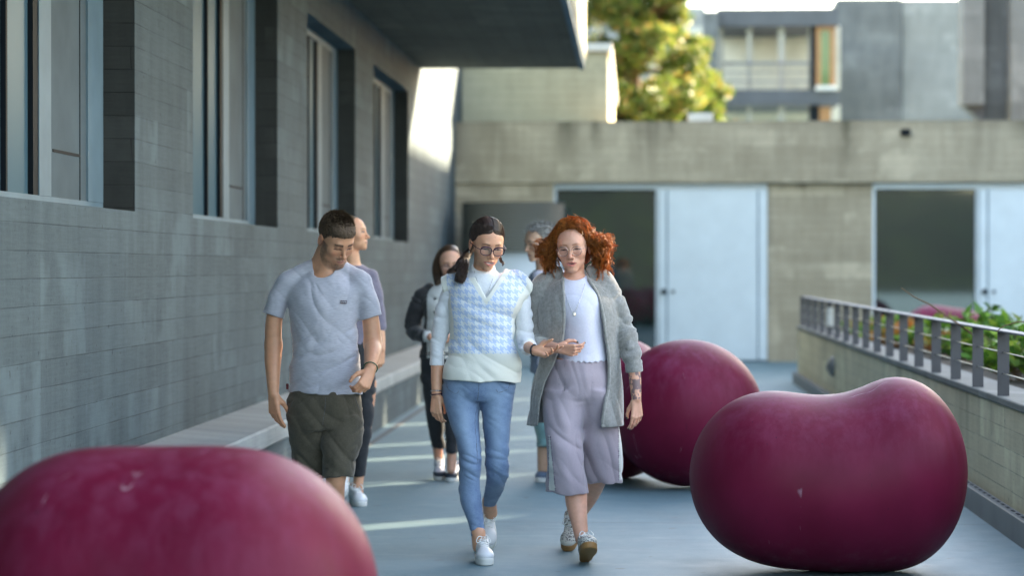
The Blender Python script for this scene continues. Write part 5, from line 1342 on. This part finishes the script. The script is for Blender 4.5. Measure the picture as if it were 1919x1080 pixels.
zl_, xl_ = XZ([(1056, 505), (1053, 525), (1057, 560), (1058, 600), (1054, 640), (1042, 676), (1024, 712), (1014, 750), (1009, 800)])
zr_, xr_ = XZ([(1098, 505), (1106, 525), (1122, 552), (1131, 590), (1135, 630), (1141, 673), (1139, 721), (1132, 760), (1126, 800)])
def opening(P):
    a = np.interp(P[:, 2], zl_, xl_); c = np.interp(P[:, 2], zr_, xr_); return np.maximum.reduce([a-P[:, 0], P[:, 0]-c, P[:, 1]-p.Y-.055]).astype(f32)
t = SDF(); t.fn('u', 0, lambda P: o.ev(P), o.lo, o.hi); t.fn('s', .002, lambda P: (o.ev(P)+.011))
t.fn('s', .006, opening); t.cap(p.w(1077, 540, .05), p.w(1077, 478, .04), .050, .075, k=.01, op='s')
t.fn('i', .004, lambda P: (zh+.006*np.sin(P[:, 0]*14)-P[:, 2]).astype(f32))
u = SDF(); u.chain(p.pts([(1026, 541, .03), (1012, 560, .035), (1004, 600, .045), (1002, 640, .03), (1012, 650, -.05), (1034, 652, -.14)]), [.045, .052, .054, .052, .048, .038], k=.02)
pc = p.w(1022, 650, -.085); pn = unit((.55, -.83, -.05)); pf = lambda P: (P-pc.astype(f32))@pn.astype(f32); u.disp(folds(.010, 9, 9, 16, (0, .3), lambda P: sstep(.02, .08, -pf(P)), 3)); u.fn('i', .004, pf)
u = shell(u, lambda P: -pf(P)-.03, .010); sub(t, u, .012)
u = SDF(); u.chain(p.pts([(1132, 540, .03), (1147, 556, .035), (1162, 595, .03), (1178, 640, .0), (1188, 685, -.03), (1190, 720, -.04)]), [.045, .053, .052, .047, .043, .042], k=.02)
pf2 = plane_fn(p.w(1172, 699), p.w(1206, 696), p.w(1190, 740)); u.disp(folds(.013, 8, 8, 20, (0, -.4), lambda P: sstep(.02, .08, -pf2(P)), 13)); u.fn('i', .004, pf2)
u = shell(u, lambda P: -pf2(P)-.03, .010); sub(t, u, .012)
cd = p.garment('cardigan', t, M['cardigan'], .0048, None)
# rolled front edges (shawl collar) and pocket
def strip(name, L, wd, th, y_off=.006):
    Q = spline(np.array(L, float), 6); s2 = SDF(); pts = [p.front(o, *p.w(x, y)[[0, 2]], off=y_off) for x, y in Q]
    s2.chain(pts, [wd]*len(pts), k=0, n=1, sm=False); return s2
s2 = SDF()
for L in ([(1062, 508), (1056, 525), (1058, 560), (1059, 600), (1055, 640)], [(1094, 508), (1104, 525), (1121, 552), (1131, 590), (1136, 630), (1142, 673), (1141, 721), (1134, 760), (1130, 790)]):
    Q = spline(np.array(L, float), 5); pts = [p.front(o, *p.w(x, y)[[0, 2]], off=-.004) for x, y in Q]; s2.chain(pts, [.0085]*len(pts), k=0, n=1, sm=False)
p.garment('front_band', s2, M['cardigan'], .005, it=1, parent=cd)
# hair
t = SDF().frame(p.hc, p.hR, p.hs); t.ell((0, .030, .034), (.082, .098, .083), k=.01); t.ell((0, .06, -.03), (.085, .06, .07), k=.04); t.frame()
def line(P):
    q = p.loc(P); x, y, z = q.T; ax = np.abs(x+.006)
    lo = np.interp(y, [-.085, -.055, -.040, -.020, .0, .02, .05], [.074, .060, .035, .005, -.03, -.10, -.2]); lo = np.where(y < -.04, np.maximum(lo, 0.056-.18*ax-8*ax*ax), lo); return (lo-z).astype(f32)
t.fn('i', .008, line); t.disp(lambda P: (-.006*np.abs(vnoise(P*45))).astype(f32)); p.garment('hair', t, M['copper_in'], .0036, it=0)
rng = np.random.RandomState(21); SS = []; cc = np.array([0, .022, .036]); rr = np.array([.078, .094, .084]); n = 54; tt_ = np.linspace(0, 1, n)
for k in range(300):
    sd = -1 if rng.rand() < .48 else 1; y0 = rng.uniform(-.078, .075); fr = max(0, min(1, (-y0-.03)/.045))      # fr = 1 for locks framing the face
    lift = rng.uniform(.002, .022)
    a = np.array([-.012+sd*.004, y0, .12]); b1 = np.array([sd*.045, y0*.9, .105]); c1 = np.array([sd*(.082+.012*fr), y0*.62+.012, .035+rng.uniform(-.02, .03)])
    on = []
    for q_ in (a, b1, c1):
        v = (q_-cc)/rr; v = v/np.linalg.norm(v); on.append(cc+v*(rr+lift*(1+.0*fr)))
    out = np.array([sd*rng.uniform(.098, .150), max(c1[1], -.045)+rng.uniform(-.01, .05), rng.uniform(-.05, .03)])
    u = rng.rand()
    if u < .38: end = np.array([sd*rng.uniform(.135, .190), out[1]+rng.uniform(-.02, .03), rng.uniform(-.04, .055)])
    elif sd < 0: end = np.array([-rng.uniform(.078, .150), out[1]+rng.uniform(-.02, .03), rng.uniform(-.150, -.05)])
    else: end = np.array([rng.uniform(.082, .175), out[1]+rng.uniform(-.02, .03), rng.uniform(-.165, -.05)])
    C = spline(on+[out, end], 12); C = np.stack([np.interp(tt_, np.linspace(0, 1, len(C)), C[:, i]) for i in range(3)], 1)
    T = np.gradient(C, axis=0); T /= np.linalg.norm(T, axis=1, keepdims=True)+1e-9; U = np.cross(T, [.3, .9, .2]); U /= np.linalg.norm(U, axis=1, keepdims=True); B = np.cross(T, U)
    turns = rng.uniform(3.0, 5.0); amp = rng.uniform(.008, .0165)*np.interp(tt_, [0, .22, .5, .8, 1], [.02, .25, .8, 1.0, .8]); p0 = rng.uniform(0, 6.28); hd = rng.choice([-1, 1])
    for q in range(12):
        a_ = p0+tt_**1.25*turns*6.28*hd+rng.normal(0, .17); of = rng.normal(0, .0028, 3); am = amp*rng.uniform(.8, 1.2)
        SS.append(C+U*(np.cos(a_)*am)[:, None]+B*(np.sin(a_)*am)[:, None]+of*np.interp(tt_, [0, .3, 1], [1.3, 1, .8])[:, None])
    if k % 2 == 0: SS.append(C+U*(np.cos(p0+tt_*turns*7)*amp*1.7)[:, None]+B*(np.sin(p0+tt_*turns*7)*amp*1.7)[:, None]+rng.normal(0, .005, 3))
SS = np.array(SS); f_ = (SS[:, :, 1] < -.040) & (SS[:, :, 2] < .055)
SS[:, :, 0] = np.where(f_ & (np.abs(SS[:, :, 0]) < .070), np.sign(SS[:, :, 0])*.070+.15*(SS[:, :, 0]-np.sign(SS[:, :, 0])*.070), SS[:, :, 0])
strands(p.hworld(SS), .00095, 'curls', M['copper'], p.e)
flyaways(p, M['copper'], 220, 6, .0007, .05, rr=(.10, .105, .10))
p.glasses(M['gold_wire'], M['lens'], rx=.0235, rz=.0225, r=.0013, round_=True, dz=-.006)
for q in (-1, 1):
    m = MB(); c_ = p.hworld((q*.082, .002, -.040)); m.tube([c_+np.array([0, -.006*math.cos(a), -.008+.008*math.sin(a)]) for a in np.linspace(0, 6.28, 13)], .0012, 5); m.tube([c_+np.array([0, 0, -.016]), c_+np.array([0, 0, -.030])], [.0018, .0026], 5); m.obj('earring', M['silver'], p.e, True)
both = SDF(); sub(both, ts, 0); sub(both, p.body, 0)
chainlace(p, both, [(1055, 522), (1059, 545), (1067, 568), (1077, 584), (1086, 568), (1094, 545), (1099, 520)], (1078, 588), M['silver'], r=.0010, pr=(.0065, .004, .009))
def ring(c, d, r=.0095): return band(p, c, d, r, .0018, M['silver'], 'ring')
d_ = unit((.93, -.32, -.12)); hw = p.w(1047, 653, -.20)
M['gum'] = plain('gum_rubber', (.30, .15, .05, 1), .6); M['offwhite'] = plain('cream_sneaker', (.62, .60, .54, 1), .5, bump=.3, bs=30)
def speck():
    t = NT('speckled_sneaker'); q = t.n("ShaderNodeTexCoord").outputs['Object']; n = t.noise(q, 170, 1); z = t.sep(q)[2]
    zz = t.mr(t.noise(q, 12, 1), .4, .6); f = t.math('MULTIPLY', t.math('GREATER_THAN', n, .56), t.math('GREATER_THAN', z, .052)); return t.fin(t.mix(f, (.62, .60, .54, 1), (.05, .045, .05, 1)), .6)
M['speck'] = speck()
f = p.w(1096, 1050, -.22); p.shoe((f[0]-.0, p.Y-.205+.02, -.004), (.14, -1), L=.25, pitch=-24, pivot='heel', upper=M['speck'], sole=M['gum'], lace=M['lace'], soleh=.032)
f = p.w(1064, 1036, .2); p.shoe((f[0], p.Y+.24, 0), (-.12, -1), L=.25, pitch=26, upper=M['speck'], sole=M['gum'], lace=M['lace'], soleh=.032)
red_p = p
# ---------------------------------------------------------------- the three people behind
M['plum'] = cloth('plum_grey_jersey', (.16, .14, .19, 1), (.21, .19, .25, 1)); M['black_cloth'] = cloth('black_trousers', (.010, .011, .014, 1), (.020, .022, .026, 1), sheen=.1)
M['black_wool'] = cloth('black_wool', (.008, .008, .010, 1), (.018, .018, .020, 1)); M['cream'] = cloth('cream_wool', (.52, .53, .52, 1), (.62, .63, .61, 1))
M['slate'] = cloth('slate_blue_cloth', (.09, .13, .19, 1), (.13, .18, .25, 1)); M['teal'] = cloth('teal_cotton', (.14, .28, .28, 1), (.18, .34, .33, 1))
M['blond'] = hair_mat('dark_blond_hair', (.07, .04, .02, 1), (.24, .14, .07, 1), .2); M['grey_hair'] = hair_mat('grey_curls', (.16, .16, .15, 1), (.60, .58, .54, 1), .35); M['brown_long'] = hair_mat('long_brown_hair', (.03, .016, .010, 1), (.14, .075, .04, 1), .2)

tq = NT('black_and_white_canvas'); zq = tq.sep(tq.n("ShaderNodeTexCoord").outputs['Object'])[2]
M['two_tone'] = tq.fin(tq.mix(tq.mr(zq, .055, .062), (.02, .03, .045, 1), (.60, .62, .68, 1)), .7)
M['black_rubber'] = plain('black_canvas', (.012, .014, .018, 1), .7)
def simple_garment(p, name, rows_, m, h=.008, extra=(), zcut=None, k=.02, fa=.010, fseed=1, colf=None):
    t = SDF()
    for L in rows_: t.loft(p.rows(L), k=k)
    for pts, rr in extra: t.chain(p.pts(pts), rr, k=.03)
    t.disp(folds(fa, 5, 5, 9, (.2, .5), None, fseed))
    if zcut: t.fn('i', .004, lambda P: (zcut-P[:, 2]).astype(f32))
    return p.garment(name, t, m, h, colf), t
# woman looking aside, behind the man
p = Person(14.36, 'woman in plum top and black trousers behind the man, looking away to the side', (668, 945)); p.skin = (.70, .36, .22); b = p.body
p.head(660, 438, 0, 82, -6, 0, .95, neck=(662, 500, .02), nr=.045)
b.loft(p.rows([(500, 640, 690, .02, .07), (515, 632, 702, .01, .09), (560, 634, 702, 0, .11), (620, 642, 694, 0, .10), (690, 636, 702, 0, .12)], .016), k=.03)
for sg, P_ in ((1, [(696, 522, 0), (706, 580, .03), (712, 625, .02), (715, 655, -.03)]), (-1, [(638, 522, 0), (628, 580, .0), (624, 625, .02), (622, 655, -.03)])):
    b.chain(p.pts(P_), [.042, .036, .032, .024], k=.02); w_ = p.w(P_[-1][0], P_[-1][1]+2, -.03); p.hand(w_, (-.1, -.15, -1), (-sg*.6, .7, 0), (-sg*.7, -.7, 0), L=.165, curl=(34, 38, 42, 44), tsp=.25, rad=.9)
leg(p, [(686, 720, 0), (683, 790, -.03), (678, 840, -.02), (672, 905, -.05), (671, 925, -.05)], [.066, .050, .040, .030, .034]); leg(p, [(652, 720, 0), (650, 790, .08), (648, 840, .2), (645, 880, .42), (645, 900, .46)], [.066, .050, .040, .030, .034])
p.make_body(.006, brow=(.16, .09, .05), lip=(.55, .22, .19), gaze='up', eyeopen=.006)
simple_garment(p, 'plum_top', [[(496, 652, 682, .02, .06), (506, 638, 696, .02, .08), (520, 630, 705, .01, .10), (560, 632, 704, 0, .12), (620, 640, 698, 0, .11), (662, 638, 702, 0, .12)]], M['plum'], extra=[([(696, 518, .0), (707, 570, .03), (712, 612, .03)], [.050, .046, .042]), ([(638, 518, .0), (628, 570, .0), (624, 612, .03)], [.050, .046, .042])])
simple_garment(p, 'trousers', [[(640, 640, 702, 0, .115), (690, 636, 704, 0, .13), (735, 636, 703, 0, .12)], [(730, 668, 703, -.01, .10), (790, 665, 700, -.03, .082), (840, 664, 692, -.02, .070), (893, 660, 684, -.04, .05)], [(730, 636, 672, .01, .10), (790, 634, 668, .08, .082), (840, 634, 664, .2, .070), (868, 634, 658, .34, .055)]], M['black_cloth'], fseed=6)
t = SDF().frame(p.hc, p.hR, p.hs); t.ell((0, .024, .036), (.077, .096, .084), k=.01); t.sph((0, .118, .03), .034, k=.02); t.frame(); hs_ = p
t.fn('i', .006, lambda P: (np.interp(hs_.loc(P)[:, 1], [-.09, -.06, -.03, .0, .03, .08], [.085, .070, .045, .01, -.03, -.05])-hs_.loc(P)[:, 2]).astype(f32)); t.disp(lambda P: (-.002*np.abs(vnoise(P*60))).astype(f32)); p.garment('hair', t, M['blond'], .005)
f = p.w(678, 947, -.1); p.shoe((f[0]+.012, p.Y-.20, 0), (.35, -1), L=.26, upper=M['white_shoe'], sole=M['white_sole'], lace=M['lace']); p.shoe((p.w(642, 930, .4)[0], p.Y+.32, 0), (0, -1), L=.26, pitch=40, upper=M['white_shoe'], sole=M['white_sole'], lace=M['lace'])
# girl in the varsity jacket
p = Person(15.9, 'young woman with glasses and long brown hair in a black and white varsity jacket', (830, 900)); p.skin = (.66, .34, .23); b = p.body
p.head(844, 494, 0, 8, 12, -3, 1.0, neck=(840, 540, .02), nr=.045)
b.loft(p.rows([(540, 806, 872, .02, .07), (555, 796, 884, .01, .09), (600, 800, 876, 0, .10), (680, 792, 868, 0, .11)], .02), k=.03)
for P_ in ([(796, 555, 0), (780, 595, .03), (780, 625, .0), (808, 632, -.20)], [(884, 555, 0), (896, 595, .03), (894, 628, .0), (850, 634, -.20)]): b.chain(p.pts(P_), [.036, .034, .032, .023], k=.02)
p.hand(p.w(810, 632, -.20), (.9, -.2, -.1), (.1, .9, .2), (.1, -.3, .9), L=.16, curl=(40, 45, 50, 50), rad=.9); p.hand(p.w(848, 634, -.20), (-.9, -.2, -.1), (-.1, .9, .2), (.1, -.3, .9), L=.16, curl=(40, 45, 50, 50), rad=.9)
leg(p, [(808, 690, 0), (815, 770, .03), (820, 835, .12), (823, 868, .18)], [.062, .046, .034, .030]); leg(p, [(848, 690, 0), (847, 770, -.05), (847, 845, -.05), (846, 880, -.06)], [.062, .046, .034, .030])
p.make_body(.0065, brow=(.06, .035, .02))
def jc(V): return np.where(((V[:, 0] < p.w(803, 600)[0]-.002) | (V[:, 0] > p.w(878, 600)[0]))[:, None], np.array([.016, .016, .018], f32), np.array([.62, .63, .61], f32))
M['varsity'] = cloth('varsity_jacket_wool', (.92, .92, .92, 1), (1, 1, 1, 1), attr=True)
jk, js = simple_garment(p, 'varsity_jacket', [[(532, 822, 860, .03, .07), (542, 804, 874, .02, .09), (560, 792, 886, .01, .115), (600, 795, 880, 0, .125), (650, 790, 876, 0, .128), (672, 786, 872, 0, .122)]], M['varsity'], colf=jc)
def sleeve(P_, name, pts, rr, m, h=.007, parent=None):
    t = SDF(); t.chain(P_.pts(pts), rr, k=.02); t.disp(folds(.010, 9, 9, 16, (0, .3), None, 3)); return P_.garment(name, t, m, h, parent=parent)
sleeve(p, 'sleeve', [(806, 545, .02), (790, 562, .01), (776, 598, .03), (778, 622, .01), (797, 630, -.12)], [.050, .060, .060, .056, .044], M['black_wool'], parent=jk); sleeve(p, 'sleeve', [(872, 545, .02), (888, 562, .01), (898, 598, .03), (896, 622, .01), (862, 632, -.12)], [.050, .060, .060, .056, .044], M['black_wool'], parent=jk)
for c_ in ((801, 631, -.155), (857, 633, -.155)):
    q = p.w(*c_); m = MB(); m.tube([q+np.array([-.018, 0, 0]), q+np.array([.018, -.01, 0])], .037, 14); m.obj('cuff', M['cream'], jk, True)
m = MB(); z_ = p.w(830, 664)[2]
for dz in (0, .014): m.tube([(p.w(830, 600)[0]+.152*math.cos(a), p.Y+.131*math.sin(a), z_+dz) for a in np.linspace(0, 6.29, 41)], .0035, 6)
m.obj('waist_stripes', M['black_wool'], jk)
for y_ in (560, 585, 612, 638):
    q = p.front(js, *p.w(818, y_)[[0, 2]], off=.001); m = MB(); m.tube([q+[0, .004, 0], q-[0, .004, 0]], .009, 10); m.obj('snap_button', M['black_wool'], jk)
simple_garment(p, 'trousers', [[(662, 790, 868, 0, .11), (690, 788, 870, 0, .115), (715, 790, 868, 0, .10)], [(705, 789, 830, .0, .095), (770, 799, 832, .03, .075), (805, 804, 832, .07, .062), (842, 809, 834, .12, .05)], [(705, 826, 869, .0, .095), (770, 830, 864, -.05, .075), (805, 833, 860, -.05, .062), (850, 835, 859, -.05, .05)]], M['black_cloth'], fseed=9)
t = SDF().frame(p.hc, p.hR, p.hs); t.ell((0, .026, .036), (.080, .098, .086), k=.01); t.frame(); hp_ = p
t.fn('i', .006, lambda P: (np.maximum(np.interp(hp_.loc(P)[:, 1], [-.09, -.05, -.03, .02, .05], [.085, .055, .01, -.06, -.2]), np.where(hp_.loc(P)[:, 1] < -.045, .085-.75*np.abs(hp_.loc(P)[:, 0]), -1))-hp_.loc(P)[:, 2]).astype(f32)); p.garment('hair', t, M['brown_long'], .005)
hw_ = lambda *q: p.hworld(q)
for sd in (-1, 1):
    tail('long_hair', [hw_(sd*.050, .02, .09), hw_(sd*.082, .01, .02), hw_(sd*.088, .0, -.06), hw_(sd*.080, -.035, -.14), hw_(sd*.075, -.045, -.22)], 420, .030, .006, 1.2, 0, 31+sd, M['brown_long'], (.6, 1, .6), .0016, 24)
p.glasses(M['dark_frame'], M['lens'], rx=.024, rz=.020, r=.0014, dz=-.006)
p.shoe((p.w(826, 890, .1)[0], p.Y+.02, 0), (.1, -1), L=.25, pitch=14, upper=M['two_tone'], sole=M['white_sole'], lace=M['lace']); p.shoe((p.w(842, 903, -.1)[0], p.Y-.07, 0), (-.15, -1), L=.25, upper=M['two_tone'], sole=M['white_sole'], lace=M['lace'])
# grey haired person in the slate jacket
p = Person(15.9, 'grey curly haired person in slate jacket, half hidden behind the copper haired woman', (1030, 900)); 
p.skin = (.56, .33, .22); b = p.body
p.head(1010, 455, 0, -52, 10, 0, 1.03, male=True, neck=(1022, 505, .02), nr=.055)
b.loft(p.rows([(510, 1000, 1058, .02, .08), (530, 994, 1072, .01, .10), (600, 1000, 1066, 0, .11), (690, 1000, 1064, 0, .12)], .02), k=.03)
for P_ in ([(1002, 528, 0), (999, 580, .03), (1001, 628, .0), (1010, 672, -.04)], [(1068, 528, 0), (1074, 580, .03), (1072, 628, .0), (1066, 672, -.04)]): b.chain(p.pts(P_), [.044, .040, .036, .026], k=.02); p.hand(p.w(P_[-1][0], P_[-1][1]+2, -.04), (0, -.15, -1), (1 if P_[0][0] < 1030 else -1, .6, 0), (.5, -.8, 0), L=.175, curl=(34, 38, 42, 44), tsp=.25)
leg(p, [(1018, 720, 0), (1019, 790, -.03), (1019, 845, -.02), (1018, 880, -.02)], [.068, .050, .042, .036]); leg(p, [(1048, 720, 0), (1047, 790, .08), (1044, 835, .2), (1042, 862, .34)], [.068, .050, .042, .036])
p.make_body(.0065, brow=(.12, .11, .10))
simple_garment(p, 't_shirt', [[(506, 1006, 1052, .01, .08), (522, 998, 1066, .0, .11), (600, 1002, 1064, -.01, .125), (690, 1000, 1064, -.01, .13)]], M['lilac_tee'])
o = SDF(); o.loft(p.rows([(508, 1002, 1056, .03, .09), (524, 992, 1074, .02, .12), (600, 994, 1072, .01, .14), (700, 993, 1072, .01, .145)]), k=.02); o.disp(folds(.012, 6, 5, 5, (.2, .3), None, 9))
t = SDF(); t.fn('u', 0, lambda P: o.ev(P), o.lo, o.hi); t.fn('s', .003, lambda P: np.maximum(np.abs(P[:, 0]-hq_)-.045, P[:, 1]-p.Y-.03)); hq_ = p.w(1030, 600)[0]
for q in ([(1008, 522, .02), (998, 545, .02), (995, 590, .03), (998, 632, .0), (1006, 664, -.03)], [(1060, 522, .02), (1072, 545, .02), (1078, 590, .03), (1075, 632, .0), (1069, 664, -.03)]): t.chain(p.pts(q), [.05, .058, .054, .050, .042], k=.02)
p.garment('jacket', t, M['slate'], .008)
simple_garment(p, 'trousers', [[(685, 1001, 1064, 0, .12), (720, 999, 1066, 0, .125), (745, 1001, 1064, 0, .11)], [(735, 1000, 1036, .0, .105), (790, 1003, 1037, -.03, .09), (838, 1005, 1034, -.03, .08)], [(735, 1028, 1065, .0, .105), (790, 1029, 1064, .08, .09), (832, 1029, 1060, .18, .08)]], M['teal'], fseed=4)
t = SDF().frame(p.hc, p.hR, p.hs); t.ell((0, .024, .038), (.078, .098, .084), k=.01); t.frame(); hg_ = p
t.fn('i', .006, lambda P: (np.interp(hg_.loc(P)[:, 1], [-.09, -.06, -.03, .0, .03, .08], [.075, .060, .03, .0, -.03, -.05])-hg_.loc(P)[:, 2]).astype(f32)); p.garment('hair', t, M['grey_hair'], .006)
rng = np.random.RandomState(8); SS = []
for i in range(500):
    v = rng.normal(0, 1, 3); v /= np.linalg.norm(v)
    if v[2] < -.2 or (v[1] < -.5 and v[2] < .45): continue
    r0 = np.array([0, .024, .038])+v*np.array([.076, .096, .082]); u1 = unit(np.cross(v, rng.normal(0, 1, 3))); u2 = np.cross(v, u1); a = np.linspace(0, rng.uniform(4, 9), 16); am = rng.uniform(.006, .012)
    SS.append(r0+v*(a/9*.035)[:, None]+u1*(np.cos(a)*am)[:, None]+u2*(np.sin(a)*am)[:, None])
strands(p.hworld(np.array(SS)), .0022, 'curls', M['grey_hair'], p.e)
p.shoe((p.w(1012, 903, -.1)[0], p.Y-.07, 0), (-.25, -1), L=.28, upper=M['slate'], sole=M['white_sole'], lace=M['lace']); p.shoe((p.w(1044, 890, .3)[0], p.Y+.28, 0), (0, -1), L=.28, pitch=36, upper=M['slate'], sole=M['white_sole'], lace=M['lace'])
